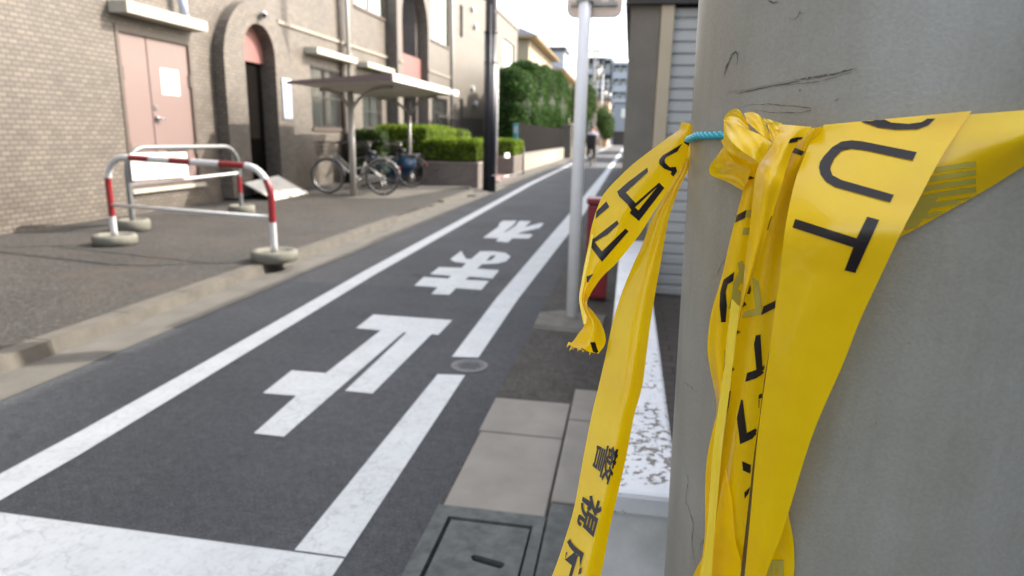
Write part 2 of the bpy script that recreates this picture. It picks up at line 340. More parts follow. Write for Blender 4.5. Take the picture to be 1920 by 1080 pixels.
class MB:
    """collects shapes; build() links them as one mesh object"""
    def __init__(s): s.bm = bmesh.new()
    def box(s, a, b, mi=0, bev=0):
        x0, y0, z0 = [min(a[i], b[i]) for i in range(3)]; x1, y1, z1 = [max(a[i], b[i]) for i in range(3)]
        v = [s.bm.verts.new(p) for p in [(x0, y0, z0), (x1, y0, z0), (x1, y1, z0), (x0, y1, z0), (x0, y0, z1), (x1, y0, z1), (x1, y1, z1), (x0, y1, z1)]]
        fs = [s.bm.faces.new([v[i] for i in f]) for f in [(0, 3, 2, 1), (4, 5, 6, 7), (0, 1, 5, 4), (1, 2, 6, 5), (2, 3, 7, 6), (3, 0, 4, 7)]]
        for f in fs: f.material_index = mi
        if bev:
            es = list({e for f in fs for e in f.edges})
            r = bmesh.ops.bevel(s.bm, geom=es, offset=bev, segments=2, affect='EDGES', profile=.5)
            for f in r['faces']: f.material_index = mi
        return s
    def hexa(s, bot, top, mi=0):
        v = [s.bm.verts.new(p) for p in list(bot) + list(top)]; n = len(bot)
        fs = [s.bm.faces.new(list(reversed(v[:n]))), s.bm.faces.new(v[n:])]
        for i in range(n): fs.append(s.bm.faces.new([v[i], v[(i + 1) % n], v[n + (i + 1) % n], v[n + i]]))
        for f in fs: f.material_index = mi
        return s
    def tube(s, pts, r, seg=10, mi=0, cap=True, mif=None, closed=False):
        pts = [Vector(p) for p in pts]; rings = []; n = len(pts)
        rr = r if isinstance(r, (list, tuple)) else [r] * n
        up = None
        for i, p in enumerate(pts):
            t = ((pts[(i + 1) % n] if (closed or i < n - 1) else p) - (pts[i - 1] if (closed or i > 0) else p)).normalized()
            if up is None:
                up = t.orthogonal().normalized()
            else:
                up = (up - t * up.dot(t)).normalized()
            w = t.cross(up)
            rings.append([s.bm.verts.new(p + (up * math.cos(a) + w * math.sin(a)) * rr[i]) for a in [2 * math.pi * k / seg for k in range(seg)]])
        for i in range(n if closed else n - 1):
            A, B = rings[i], rings[(i + 1) % n]
            sh = 0
            if closed and i == n - 1:
                sh = min(range(seg), key=lambda k: (A[0].co - B[k].co).length)
            for k in range(seg):
                f = s.bm.faces.new([A[k], A[(k + 1) % seg], B[(k + 1 + sh) % seg], B[(k + sh) % seg]]); f.smooth = True
                f.material_index = mif(i) if mif else mi
        if cap and not closed:
            f = s.bm.faces.new(list(reversed(rings[0]))); f.material_index = mif(0) if mif else mi
            f = s.bm.faces.new(rings[-1]); f.material_index = mif(n - 2) if mif else mi
        return s
    def cyl(s, c, r, z0, z1, seg=24, mi=0):
        return s.tube([(c[0], c[1], z0), (c[0], c[1], z1)], r, seg, mi)
    def lathe(s, c, prof, seg=32, mi=0):
        rings = [[s.bm.verts.new((c[0] + r * math.cos(a), c[1] + r * math.sin(a), z)) for a in [2 * math.pi * k / seg for k in range(seg)]] for r, z in prof]
        for A, B in zip(rings, rings[1:]):
            for k in range(seg):
                f = s.bm.faces.new([A[k], A[(k + 1) % seg], B[(k + 1) % seg], B[k]]); f.material_index = mi; f.smooth = True
        s.bm.faces.new(rings[-1]).material_index = mi; s.bm.faces.new(list(reversed(rings[0]))).material_index = mi
        return s
    def prism(s, loops, mp, d, mi=0):
        """loops: outer + holes (2d); mp(u,v,w)->3d ; extruded from w=0 to w=d"""
        tris = tessellate_polygon([[Vector((p[0], p[1], 0)) for p in l] for l in loops])
        flat = [p for l in loops for p in l]
        F = [s.bm.verts.new(mp(p[0], p[1], 0)) for p in flat]; B = [s.bm.verts.new(mp(p[0], p[1], d)) for p in flat]
        for t in tris:
            try:
                s.bm.faces.new([F[i] for i in t]).material_index = mi; s.bm.faces.new([B[i] for i in reversed(t)]).material_index = mi
            except ValueError: pass
        o = 0
        for l in loops:
            n = len(l)
            for i in range(n):
                a, b = o + i, o + (i + 1) % n
                s.bm.faces.new([F[a], F[b], B[b], B[a]]).material_index = mi
            o += n
        return s
    def build(s, name, mats, parent=None, smooth=False, recalc=True):
        if recalc: bmesh.ops.recalc_face_normals(s.bm, faces=s.bm.faces[:])
        me = bpy.data.meshes.new(name); s.bm.to_mesh(me); s.bm.free()
        return link(name, me, mats, parent, smooth)
def rect(a, b, c, d): return [(a, b), (c, b), (c, d), (a, d)]
def sheet(name, pts, z, m, kind='structure', thick=.0, parent=None):
    mb = MB()
    if thick:
        mb.prism([[(p[0], p[1]) for p in pts]], lambda u, v, w: (u, v, z - w), thick)
    else:
        tris = tessellate_polygon([[Vector((p[0], p[1], 0)) for p in pts]])
        V = [mb.bm.verts.new((p[0], p[1], z)) for p in pts]
        for t in tris:
            f = mb.bm.faces.new([V[i] for i in t])
            f.normal_update()
            if f.normal.z < 0: f.normal_flip()
    o = mb.build(name, m, parent, recalc=bool(thick))
    if kind: o['kind'] = kind
    return o

# ------------------------------------------------------------------ ground, road, markings
sheet('ground', [(-400, -60), (400, -60), (400, 900), (-400, 900)], -.02, mat('ground_earth', (.16, .15, .13), .95), )
sheet('road', [(-3.0, -12), (-.57, -12), (-.57, 5), (-.45, 30), (-.1, 60), (-.1, 400), (-3.6, 400), (-3.4, 60), (-3.15, 20), (-3.0, 8)], 0.0, M_road)
sheet('gutter', [(-3.07, -12), (-2.8, -12), (-2.8, 9), (-3.0, 30), (-3.3, 30), (-3.2, 14)], 0.004, M_gut)
# kerb with joints (blocks butt with small gaps)
kb = MB(); y = -6.0; k = 0
while y < 13.2:
    L = .6; h = .085 - .045 * max(0, min(1, (y - 8.4) / .8)) * max(0, min(1, (11.2 - y) / .6))
    x0 = -3.07 - .012 * max(0, y); x1 = x0 - .13
    kb.hexa([(x0 + .012, y + .004, -.05), (x0 + .012, y + L - .004, -.05), (x1, y + L - .004, -.05), (x1, y + .004, -.05)],
            [(x0 - .015, y + .004, h), (x0 - .015, y + L - .004, h), (x1, y + L - .004, h), (x1, y + .004, h)]); y += L
kerb = kb.build('kerb', M_kerb); kerb['kind'] = 'structure'
sheet('sidewalk', [(-3.196, -12), (-3.196, 0), (-3.355, 13.2), (-3.55, 14.9), (-6.9, 14.9), (-9, 14.9), (-9, -12)], .08, M_walk, thick=.1)
sheet('pavement', [(-3.05, 13.2), (-3.05, 400), (-9, 400), (-9, 14.9), (-3.55, 14.9), (-3.42, 13.2)], .03, M_gut, thick=.04)
sheet('paving', [(-3.35, 17.2), (-3.35, 20.2), (-6.3, 20.2), (-6.3, 17.2)], .06, M_pinkpave, thick=.05)
# litter line/moss patch along the wall and concrete strip under the shelter
sheet('path', [G(640, 372, .084)[:2], G(745, 372, .084)[:2], G(890, 346, .084)[:2], G(840, 338, .084)[:2]], .085, M_gut)
# left edge line and right edge line (slightly widening lane)
def paint(name, polys, z=.004, m=M_paint, holes=None):
    mb = MB()
    for k, poly in enumerate(polys):
        loops = [[(p[0], p[1]) for p in poly]] + ([[(p[0], p[1]) for p in h] for h in (holes or {}).get(k, [])])
        tris = tessellate_polygon([[Vector((*p, 0)) for p in l] for l in loops]); flat = [p for l in loops for p in l]
        V = [mb.bm.verts.new((*p, z)) for p in flat]
        for t in tris:
            try: f = mb.bm.faces.new([V[i] for i in t])
            except ValueError: continue
            f.normal_update()
            if f.normal.z < 0: f.normal_flip()
    o = mb.build(name, m, recalc=False); return o
def mark(name, polys, label, **kw):
    o = paint(name, polys, **kw); tag(o, label, 'road marking'); return o
mark('edge_line', [[(-2.2, -3), (-2.04, -3), (-2.04, 2.02), (-2.08, 2.94), (-2.19, 5.44), (-2.46, 17.4), (-2.53, 30), (-2.6, 60), (-2.7, 120), (-2.86, 120), (-2.76, 60), (-2.68, 30), (-2.62, 17.4), (-2.34, 5.6), (-2.23, 3.1), (-2.2, 2.2)]],
     'long white line along the left edge of the lane')
mark('edge_line', [[(-.935, 1.63), (-.935, 3.18), (-.79, 3.2), (-.77, 1.63)]], 'short white line piece between the manhole cover and the stop line')
mark('edge_line', [[(-.935, 3.47), (-.96, 4.9), (-.925, 10.2), (-.86, 30), (-.84, 54), (-.8, 120), (-.4, 120), (-.6, 54), (-.66, 30), (-.68, 11), (-.79, 4.9), (-.785, 3.49)]],
     'long white line along the right edge of the lane beyond the manhole cover')
mark('stop_line', [[(-3.0, 1.25), (-.77, 1.25), (-.77, 1.622), (-3.0, 1.622)]], 'broad white stop line crossing the near end of the lane')
def gz(l, ox, oy, s): return [G(ox + x / s, oy + y / s, .004) for x, y in l]
mark('road_character', [gz([(178, 1015), (365, 850), (218, 838), (345, 738), (495, 750), (737, 562), (628, 552), (705, 492), (1052, 517), (990, 582), (962, 578), (700, 840), (580, 828), (850, 572), (838, 570), (310, 1030)], 400, 380, 2.348)],
     'nearest painted stop character with a bar and two long stems, upside down to the camera')
mark('road_character', [gz([(45, 915), (165, 805), (475, 825), (512, 790), (245, 770), (360, 680), (645, 690), (700, 630), (560, 615), (500, 580), (640, 475), (700, 575), (765, 580), (880, 480), (1050, 480), (1200, 500), (1265, 545), (1210, 605), (1100, 635), (900, 645), (840, 700), (1120, 720), (1035, 825), (740, 800), (690, 840), (990, 855), (895, 970), (575, 945), (490, 1030), (260, 1022), (340, 935)], 770, 400, 6.75)],
     'middle painted character with two crossbars and a closed loop', holes={0: [gz([(955, 600), (1010, 540), (1060, 528), (1075, 540), (1025, 590)], 770, 400, 6.75)]})
mark('road_character', [gz([(915, 310), (1115, 165), (1120, 130), (1165, 95), (1345, 92), (1300, 145), (1175, 245), (1205, 235), (1325, 160), (1378, 95), (1520, 100), (1490, 130), (1445, 178), (1500, 158), (1650, 120), (1685, 128), (1630, 185), (1400, 238), (1350, 258), (1520, 262), (1545, 272), (1495, 320), (1290, 315), (1230, 368), (1075, 350), (1120, 315)], 770, 400, 6.75)],
     'farthest painted character with forked strokes')
# small manhole cover
mc = G(880, 687, 0)
mh = empty('manhole_cover', (mc.x, mc.y, 0), 'small round iron cover in the gap of the right edge line', 'manhole cover')
MB().lathe(mc, [(.105, -.01), (.105, .005), (.10, .008), (.078, .008), (.076, .004), (.02, .004)], 40).build('rim', M_iron, mh)
q = MB()
for i in range(-3, 4):
    for j in (-1, 0, 1):
        x, y = mc.x + i * .018, mc.y + j * .034
        if math.hypot(i * .018, j * .034) < .062: q.box((x - .006, y - .013, .0045), (x + .006, y + .013, .0075))
q.build('tread_pattern', M_irond, mh)
# right hand side: slabs, kerb blocks, lid
sheet('verge', [(-.57, -12), (.0, -12), (.0, 400), (-.05, 400), (-.42, 30), (-.57, 5)], .004, M_damp)
sheet('pavement', [(-.0, -12), (4, -12), (4, 30), (-.0, 30)], .03, M_pavers, thick=.04)
def slab(name, x0, x1, y0, y1, h, m, label, grp=None, bev=.006):
    o = MB().box((x0, y0, -.02), (x1, y1, h), bev=bev).build(name, m); tag(o, label, 'paving slab', grp); return o
slab('paving_slab', -.565, -.205, 2.535, 2.905, .02, M_slab, 'pale concrete gutter slab beside the lane, the farther of two')
slab('paving_slab', -.555, -.205, 1.94, 2.525, .02, M_slab, 'pale concrete gutter slab next to the dark access lid')
slab('kerb_block', -.195, -.02, 2.70, 3.06, .035, M_slab, 'pale kerb block at the far end of the slab row')
slab('kerb_block', -.195, -.02, 2.02, 2.69, .035, M_slab, 'long pale kerb block behind the hanging tape')
slab('kerb_block', -.195, -.02, 1.2, 2.01, .035, M_lid, 'dark stained kerb block beside the access lid', bev=.012)
sb = MB(); sb.hexa([(-.57, 4.12, -.02), (-.1, 4.08, -.02), (-.08, 4.52, -.02), (-.42, 4.60, -.02), (-.58, 4.5, -.02)], [(-.555, 4.16, .03), (-.12, 4.12, .03), (-.1, 4.5, .03), (-.42, 4.56, .03), (-.56, 4.47, .03)])
tag(sb.build('footing', mat('footing_concrete', (.19, .18, .155), .9, var=.35, scale=12)), 'rough concrete footing around the foot of the sign pole', 'footing')
ld = empty('access_lid', (-.37, 1.7, 0), 'dark green concrete access lid with a slot, nearest on the ground', 'access lid')
f = MB(); f.prism([rect(-.565, 1.2, -.2, 1.925), rect(-.515, 1.15 + .1, -.235, 1.865)], lambda u, v, w: (u, v, .03 - w), .05); f.build('frame', M_lid, ld)
f = MB(); f.prism([rect(-.502, 1.26, -.243, 1.853), [(-.385, 1.66), (-.30, 1.64), (-.29, 1.65), (-.29, 1.665), (-.30, 1.672), (-.385, 1.69), (-.395, 1.68)]], lambda u, v, w: (u, v, .026 - w), .03); f.build('lid', M_lid, ld)
f = MB(); f.box((-.514, 1.25, -.01), (-.236, 1.864, .004)); f.build('seat', M_rust, ld)

# ------------------------------------------------------------------ white peeling barrier wall
bw = empty('barrier_wall', (.065, 3, 0), 'low white wall with peeling paint beside the big pole', 'low wall')
t = MB(); t.box((-.028, 1.312, .44), (.152, 4.95, .5), bev=.012)
t.build('painted_top', M_peel, bw)
t = MB(); t.box((-.02, 1.322, 0), (.145, 4.94, .441)); t.build('wall_body', M_facegrey, bw)

# ------------------------------------------------------------------ garage at right with column, pilaster, shutter
GY = 5.2
ga = empty('garage', (2, GY + 1, 0), 'low grey garage with a ribbed shutter right of the lane', 'garage')
g = MB(); g.box((-.05, GY, 0), (.165, GY + 3.4, 2.19)); g.build('column', M_pillar, ga)
g = MB(); g.box((-.09, GY - .06, 2.19), (3.6, GY + 3.5, 2.27)); g.build('roof', M_dark, ga)
g = MB(); g.box((.168, GY - .03, 0), (.262, GY + .1, 2.188), bev=.006); g.build('pilaster', M_pilaster, ga)
g = MB(); pitch = .083; z = .03
prof = []
while z < 2.18:
    prof += [(0, z), (.018, z + .012), (.018, z + .066), (.004, z + .074)]; z += pitch
vs = []
for dep, zz in prof:
    vs.append((g.bm.verts.new((.262, GY + .045 - dep, min(zz, 2.188))), g.bm.verts.new((3.4, GY + .045 - dep, min(zz, 2.188)))))
for a, b in zip(vs, vs[1:]): g.bm.faces.new([a[0], a[1], b[1], b[0]])
g.build('shutter', M_shutter, ga, recalc=False)
g = MB(); g.box((.166, GY + .12, 0), (3.5, GY + 3.39, 2.188)); g.build('wall', M_pillar, ga)
# side wall continuing along the lane beyond the garage + neighbouring house (casts the lane's shade)
shade_wall = empty('garden_wall', (1.3, 0, 0), 'tall grey wall added out of view to shade the big pole', 'garden wall')  # invented unseen wall, darkens the right side of the pole
MB().box((1.25, -5, 0), (1.4, 4.6, 2.9)).build('wall', M_pillar, shade_wall); MB().box((1.22, -5.03, 2.9), (1.43, 4.63, 2.98)).build('coping', M_conc, shade_wall)
h = empty('house', (6, 6, 0), 'two storey grey house to the right of the garage, outside the view', 'house')
g = MB(); g.box((4.0, .2, 0), (9, 12, 5.5)); g.build('wall', M_pillar, h)
g = MB(); g.hexa([(3.98, 0, 5.502), (9.2, 0, 5.502), (9.2, 12.2, 5.502), (3.98, 12.2, 5.502)], [(5.9, 3, 6.0), (7.5, 3, 6.0), (7.5, 9, 6.0), (5.9, 9, 6.0)]); g.build('roof', M_roofd, h)
yy = GY + 3.54
for i, (L, gap, hh, m) in enumerate([(9, .1, 2.3, M_pillar), (11, 5.5, 2.45, M_lblue), (9, 7, 2.5, M_yell_wall), (14, 3, 2.6, M_pillar)]):
    b = empty('garden_wall', (.2, yy, 0), ['grey garden wall just beyond the garage', 'grey blue garden wall farther up the right side', 'sand coloured garden wall midway up the lane', 'grey garden wall far up the right side'][i], 'garden wall')
    s = .0 + .06 * i
    g = MB(); g.box((s, yy, 0), (s + .18, yy + L, hh)); g.build('wall', m, b)
    g = MB(); g.box((s - .03, yy - .03, hh), (s + .21, yy + L + .03, hh + .06)); g.build('coping', M_conc, b)
    yy += L + gap
# red box behind tape
rb = empty('hose_box', (-.2, 5, 0), 'narrow red metal box standing by the garage corner', 'metal box')
MB().box((-.285, 4.98, .03), (-.115, 5.16, .75), bev=.012).build('body', M_redbox, rb)
MB().box((-.295, 4.965, .755), (-.105, 5.17, .80), bev=.01).build('lid', M_redbox, rb)
MB().box((-.25, 4.972, .35), (-.15, 4.979, .5)).build('panel', M_red, rb)
# ------------------------------------------------------------------ sign pole
sx, sy = -.33, 4.42
sp_ = empty('sign_post', (sx, sy, 0), 'white steel sign post seen from behind, with a beige backed plate', 'street sign')
MB().tube([(sx, sy, .02), (sx, sy, 2.75)], .040, 24).build('pole', M_signwhite, sp_)
r = .05; cs = []
for cx, cz, a0 in ((.12, .1, -90), (.12, .75, 0), (-.12 + .02, .75, 90), (-.12 + .02, .1, 180)):
    for k in range(5):
        a = math.radians(a0 + k * 22.5); cs.append((cx + r * math.cos(a), cz + r * math.sin(a) - 0.05))
MB().prism([cs], lambda u, v, w: (sx + .047 + u * 1.08, sy + .045 + w, 1.985 + v), .004).build('plate', M_signback, sp_)
g = MB(); g.prism([cs, [(u * .975 + .0005, .4 + (v - .4) * .982) for u, v in cs]], lambda u, v, w: (sx + .047 + u * 1.08, sy + .0445 + w, 1.985 + v), -.006); g.build('plate_rim', M_grey, sp_)
g = MB()
g.box((sx - .09, sy + .02, 2.055), (sx + .2, sy + .043, 2.075))
for dx in (-.055, .065, .085, .15, .17): g.box((sx + dx, sy + .03, 2.05), (sx + dx + .009, sy + .0435, 2.095))
g.box((sx - .05, sy - .047, 2.07), (sx + .05, sy + .02, 2.09))
g.build('bracket', M_grey, sp_)

# ------------------------------------------------------------------ apartment building, left
WX = -6.7; TH = .35
ab = empty('apartment_building', (WX, 10, 0), 'tan tiled apartment building with an arched doorway on the left', 'building')
def wallmap(X): return lambda u, v, w: (X - w, u, v)
def arch(y0, y1, zb, zs, n=14):
    cy = (y0 + y1) / 2; r_ = (y1 - y0) / 2
    return [(y0, zb), (y1, zb)] + [(cy + r_ * math.cos(a), zs + r_ * math.sin(a)) for a in [math.pi * k / n for k in range(n + 1)]]
A0, A1, AZ = 10.72, 11.72, 2.55
ag = G
g = MB()
holes = [rect(8.08, .45, 9.53, 2.5), arch(A0, A1, .13, AZ), rect(13.5, 1.32, 15.05, 2.6), rect(16.25, 1.35, 17.55, 2.2), rect(15.95, 4.22, 17.95, 6.0), rect(11.5, 4.9, 13.0, 6.2)]
g.prism([rect(-6, 0, 18.1, 8.5)] + holes, wallmap(WX), TH); g.build('wall', M_tile, ab)
# arch surround, proud of wall
g = MB(); ao = arch(10.12, 12.28, .112, 2.32, 24); ai = arch(A0, A1, .112, AZ, 24)
g.prism([ao, ai], lambda u, v, w: (WX + .2 - w, u, v), .197); g.build('arch_surround', M_tile, ab)
# recess: black block with the unlit depth put into its colour, transom above
g = MB(); g.box((WX - .3, A0 + .004, .1), (WX - .10, A1 - .004, 2.42)); g.build('doorway', mat('recess_shade', (.010, .009, .008), 1.0), ab); MATS['recess_shade'].node_tree.nodes['Principled BSDF'].inputs['Specular IOR Level'].default_value = 0
g = MB(); g.prism([arch(A0 + .003, A1 - .003, 2.425, AZ, 16)], lambda u, v, w: (WX - .03 - w, u, v), .15); g.build('transom', M_pinkp, ab)
# doors
dz0, dz1 = .45, 2.5
for (y0, y1, n) in ((8.1, 8.62, 0), (8.64, 9.51, 1)):
    d_ = MB().box((WX - .06, y0, dz0 + .01), (WX - .02, y1, dz1 - .03), bev=.004).build('door', M_pink, ab)
    for zz in (.95, 1.95):
        yk = y0 + .0 if n == 0 else y1
        MB().box((WX - .018, yk - .03, zz - .09), (WX + .008, yk + .03, zz + .09), bev=.004).build('hinge', M_brown, d_)
    if n:
        lv = MB()
        for q_ in range(8): lv.box((WX - .019, y0 + .22, .60 + q_ * .045), (WX - .004, y1 - .18, .622 + q_ * .045))
        lv.build('louvre', M_brown, d_)
        hd = MB(); hd.tube([(WX - .02, 8.70, 1.38), (WX + .05, 8.70, 1.38), (WX + .055, 8.80, 1.375)], .012, 10); hd.cyl((WX - .005, 8.7), .03, 1.35, 1.41, 12)
        hd.build('handle', M_steel, d_); MB().box((WX - .02, 8.67, 1.50), (WX - .003, 8.73, 1.56), bev=.004).build('lock', M_steel, d_)
g = MB(); g.prism([rect(8.04, .41, 9.57, 2.56), rect(8.1, .46, 9.51, 2.475)], lambda u, v, w: (WX + .012 - w, u, v), .06); g.build('door_frame', M_brown, ab)
g = MB(); g.box((WX - .02, 8.0, .36), (WX + .06, 9.6, .412)); g.build('door_sill', M_cream, ab)
def canopy(y0, y1, z0, z1, dep=.28): return MB().box((WX + .002, y0, z0), (WX + dep, y1, z1), bev=.008).build('canopy', M_cream, ab)
canopy(7.97, 9.64, 2.68, 2.83); canopy(13.28, 15.35, 2.80, 2.93); canopy(15.98, 17.9, 2.80, 2.93)
# ground floor windows with bars; upper windows
def window(y0, y1, z0, z1, X, glass, bars=0, mull=1):
    w_ = MB(); w_.prism([rect(y0, z0, y1, z1), rect(y0 + .05, z0 + .05, y1 - .05, z1 - .05)], lambda u, v, w: (X - .05 - w, u, v), .08)
    for k in range(mull):
        c = y0 + (y1 - y0) * (k + 1) / (mull + 1); w_.box((X - .055, c - .03, z0 + .05), (X - .115, c + .03, z1 - .05))
    w_ = w_.build('window', M_brown, ab)
    MB().box((X - .09, y0 + .04, z0 + .04), (X - .1, y1 - .04, z1 - .04)).build('pane', glass, w_)
    if bars:
        b = MB(); n = int((y1 - y0) / .11)
        for k in range(n + 1):
            yb = y0 + .03 + (y1 - y0 - .06) * k / n; b.box((X + .004, yb - .011, z0 + .0), (X + .022, yb + .011, z1 - .0))
        for zz in (z0 + .02, (z0 + z1) / 2, z1 - .02): b.box((X + .023, y0, zz - .012), (X + .03, y1, zz + .012))
        b.build('bars', M_dark, w_)
    MB().box((X - .04, y0 - .05, z0 - .06), (X + .035, y1 + .05, z0 - .002)).build('sill', M_brown, w_)
    return w_
window(13.5, 15.05, 1.32, 2.6, WX, M_glassd, 1); window(16.25, 17.55, 1.35, 2.2, WX, M_glassd, 1)
window(15.95, 17.95, 4.22, 6.0, WX, M_glass); window(11.5, 13.0, 4.9, 6.2, WX, M_glass)
# back of rooms (dark) so that openings are not see-through
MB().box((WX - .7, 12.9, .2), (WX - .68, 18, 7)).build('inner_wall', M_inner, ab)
dr = empty('drum', (WX + .15, 9.0, 2.83), 'blue white cylinder drum standing on the canopy over the pink door', 'drum')  # plain drum on the canopy, gives no light
MB().tube([(WX + .14, 9.3, 2.835), (WX + .14, 9.27, 3.2)], .06, 16).build('body', M_blueplate, dr); MB().tube([(WX + .14, 9.301, 2.833), (WX + .14, 9.3, 2.86)], .075, 16).build('collar', M_steel, dr)
# string course and pipes
g = MB(); g.box((WX + .002, 12.2, 3.215), (WX + .04, 18.09, 3.275)); g.build('string_course', M_string, ab)
g = MB(); g.tube([(WX + .1, 15.25, .2), (WX + .1, 15.25, 7.5)], .05, 12)
for zz in (1.2, 3.0, 4.8): g.box((WX + .002, 15.18, zz), (WX + .16, 15.32, zz + .03))
g.build('downpipe', M_grey, ab)
MB().tube([(WX + .05, 14.95, .2), (WX + .05, 14.95, 7.5)], .035, 10).build('downpipe', M_brown, ab)
# second bay, standing forward
X2 = -6.4
g = MB()
P2 = lambda x, y: PX(x, y, X2)
oy0, oy1 = P2(755, 120).y, P2(803, 120).y; ozs = P2(803, 60).z
hole2 = arch(oy0, oy1, .13, 4.3, 14)
wy0, wy1, wz0 = P2(809, 60).y, P2(842, 60).y, P2(812, 75).z
wy2, wy3 = P2(810, 200).y, P2(838, 200).y
g.prism([rect(18.1, 0, 23.9, 8.5), hole2, rect(wy0, wz0, wy1, wz0 + 1.75), rect(wy2, P2(820, 240).z, wy3, P2(820, 182).z)], wallmap(X2), .3)
g.build('bay_wall', M_tile_far, ab)
g = MB(); g.box((X2 - .28, 18.065, .0), (X2 - .003, 18.098, 8.5)); g.build('bay_return', M_tile_dark, ab)  # side turned from the sun, its shade put into darker tile
window(wy0, wy1, wz0, wz0 + 1.75, X2, M_glass, 0, 1)
window(wy2, wy3, P2(820, 240).z, P2(820, 182).z, X2, M_glassd, 1)
g = MB(); g.box((X2 - 1.3, oy1 - .3, .1), (X2 - .31, oy1 + .05, 6.5)); g.build('stair_wall', M_tile_dark, ab)
g = MB(); g.box((X2 - 1.35, oy0 - 1, .1), (X2 - 1.31, oy1 + .1, 3.2)); g.build('stair_back', M_inner, ab)
g = MB(); g.box((X2 - .35, oy0 - .1, 2.86), (X2 - .22, oy1 - .02, 3.5)); g.build('parapet', M_pinkp, ab)
g = MB(); g.box((X2 - 1.36, oy0 - 1, 2.84), (X2 - .36, oy1, 2.95)); g.build('landing', M_conc, ab)
g = MB(); g.box((X2 + .002, 18.2, 3.15), (X2 + .035, oy0 - .02, 3.2)); g.build('string_course', M_string, ab); MB().box((X2 + .002, oy1 + .02, 3.15), (X2 + .035, 23.8, 3.2)).build('string_course', M_string, ab)
g = MB(); g.tube([(X2 + .06, 23.6, .1), (X2 + .06, 23.6, 8)], .05, 10); g.build('downpipe', M_grey, ab)
g = MB(); g.box((-12, -5.9, 8.5), (WX + .1, 23.9, 8.7)); g.build('roof', M_conc, ab)
# blue and red hanging cloths in stairwell
bn = MB(); bn.box((X2 - .9, oy0 + .05, 3.5), (X2 - .88, oy0 + 1.1, 4.15)); tag(bn.build('banner', mat('banner_blue', (.03, .08, .25), .7)), 'dark blue cloth hanging above the pink parapet', 'cloth')
bn = MB(); bn.box((X2 - .8, oy0 + .05, 4.2), (X2 - .78, oy0 + .7, 5.0)); tag(bn.build('banner', mat('banner_white', (.6, .68, .75), .7)), 'white and blue board in the stairwell arch', 'board')
bn = MB(); bn.tube([(X2 - .5, oy0 + 1.3, 3.5), (X2 - .5, oy0 + 1.25, 4.3), (X2 - .5, oy0 + .95, 5.2)], .07, 8); tag(bn.build('pole_banner', mat('banner_red', (.3, .03, .03), .6)), 'red rolled cloth standing in the stairwell arch', 'cloth')
# wall camera, sign, notice
sc_ = empty('security_camera', PX(497, 30, WX + .25), 'white security camera above the arched doorway', 'security camera')
p = PX(497, 28, WX + .25)
MB().tube([p + Vector((-.25, .02, .06)), p + Vector((-.08, 0, .05)), p], .015, 8).build('bracket', M_white, sc_)
MB().tube([p + Vector((-.06, .08, .03)), p + Vector((.05, -.12, -.03))], .05, 14).build('housing', M_white, sc_)
MB().tube([p + Vector((.05, -.121, -.031)), p + Vector((.062, -.145, -.037))], .035, 14).build('lens', M_black, sc_)
a, b = PX(513, 162, WX + .21), PX(534, 242, WX + .21)
ws = empty('notice_board', (a.x, a.y, b.z), 'narrow pale blue board with a white top edge beside the arched doorway', 'notice board')
MB().box((WX + .202, 12.0 - .1, 1.47), (WX + .222, 12.0 + .22, 2.13)).build('board', M_blueplate, ws)
MB().box((WX + .202, 12.0 - .11, 2.132), (WX + .232, 12.0 + .23, 2.2)).build('top_edge', M_paper, ws)
nb = empty('notice', (WX, 9.1, 1.8), 'white printed sheet taped to the pink door', 'notice')
y0, y1 = PX(304, 150, WX).y, PX(337, 150, WX).y; z0, z1 = PX(320, 178, WX).z, PX(320, 130, WX).z
MB().box((WX - .019, y0, z0), (WX - .016, y1, z1)).build('sheet', M_paper, nb)
g = MB(); 
for k in range(7):
    zz = z1 - .08 - k * .045; g.box((WX - .0158, y0 + .03, zz - (.016 if k == 0 else .005)), (WX - .0155, y1 - (.03 if k % 3 else .06), zz))
g.build('text_lines', M_ink, nb)
# ------------------------------------------------------------------ second building beyond (cream tiles)
cb = empty('apartment_building', (-6.6, 30, 0), 'plain cream tiled building with small slit windows, beyond the tan one', 'building')
XB = -6.62
sl = [rect(P.y, P.z, P.y + .45, P.z + 1.15) for P in (PX(862, 68, XB), )] + [rect(PX(862, 232, XB).y, 1.6, PX(868, 232, XB).y, 2.6)]
wa, wb = PX(944, 130, XB), PX(964, 86, XB)
MB().prism([rect(24.2, 0, 38.8, 7.0)] + sl + [rect(wa.y, wb.z - 1.6, wb.y, wb.z)], wallmap(XB), .3).build('wall', M_tile_cream, cb)
MB().prism([rect(-13, 0, XB - .301, 7.0)], lambda u, v, w: (u, 24.25 + w, v), .25).build('end_wall', M_tile_cream, cb)
MB().prism([rect(-13, 0, XB - .301, 7.0)], lambda u, v, w: (u, 38.79 - w, v), .25).build('end_wall', M_tile_cream, cb)
MB().box((-13, 24.15, 7.0), (XB + .06, 38.9, 7.15)).build('roof', M_conc, cb)
for s_ in sl:
    MB().box((XB - .2, s_[0][0], s_[0][1]), (XB - .18, s_[1][0], s_[2][1])).build('window', M_glassd, cb)
w_ = MB().box((XB - .12, wa.y, wb.z - 1.6), (XB - .08, wb.y, wb.z)).build('window', M_glass, cb)
for (x, y) in ((884, 17), (889, 50), (884, 166), (890, 195)):
    p = PX(x, y, XB)
    MB().tube([p, p + Vector((.12, 0, 0))], .11, 14).build('vent_hood', M_white, cb)
# low dark fence in front of it
fn = empty('railing', (-6.2, 22, 0), 'dark metal railing in front of the cream building', 'railing')
g = MB()
for k in range(24): g.box((-6.15, 21 + k * .3, .1), (-6.12, 21.03 + k * .3, 1.75))
g.build('bars', M_dark, fn); MB().box((-6.16, 21, 1.78), (-6.1, 28, 1.84)).build('rail', M_dark, fn)

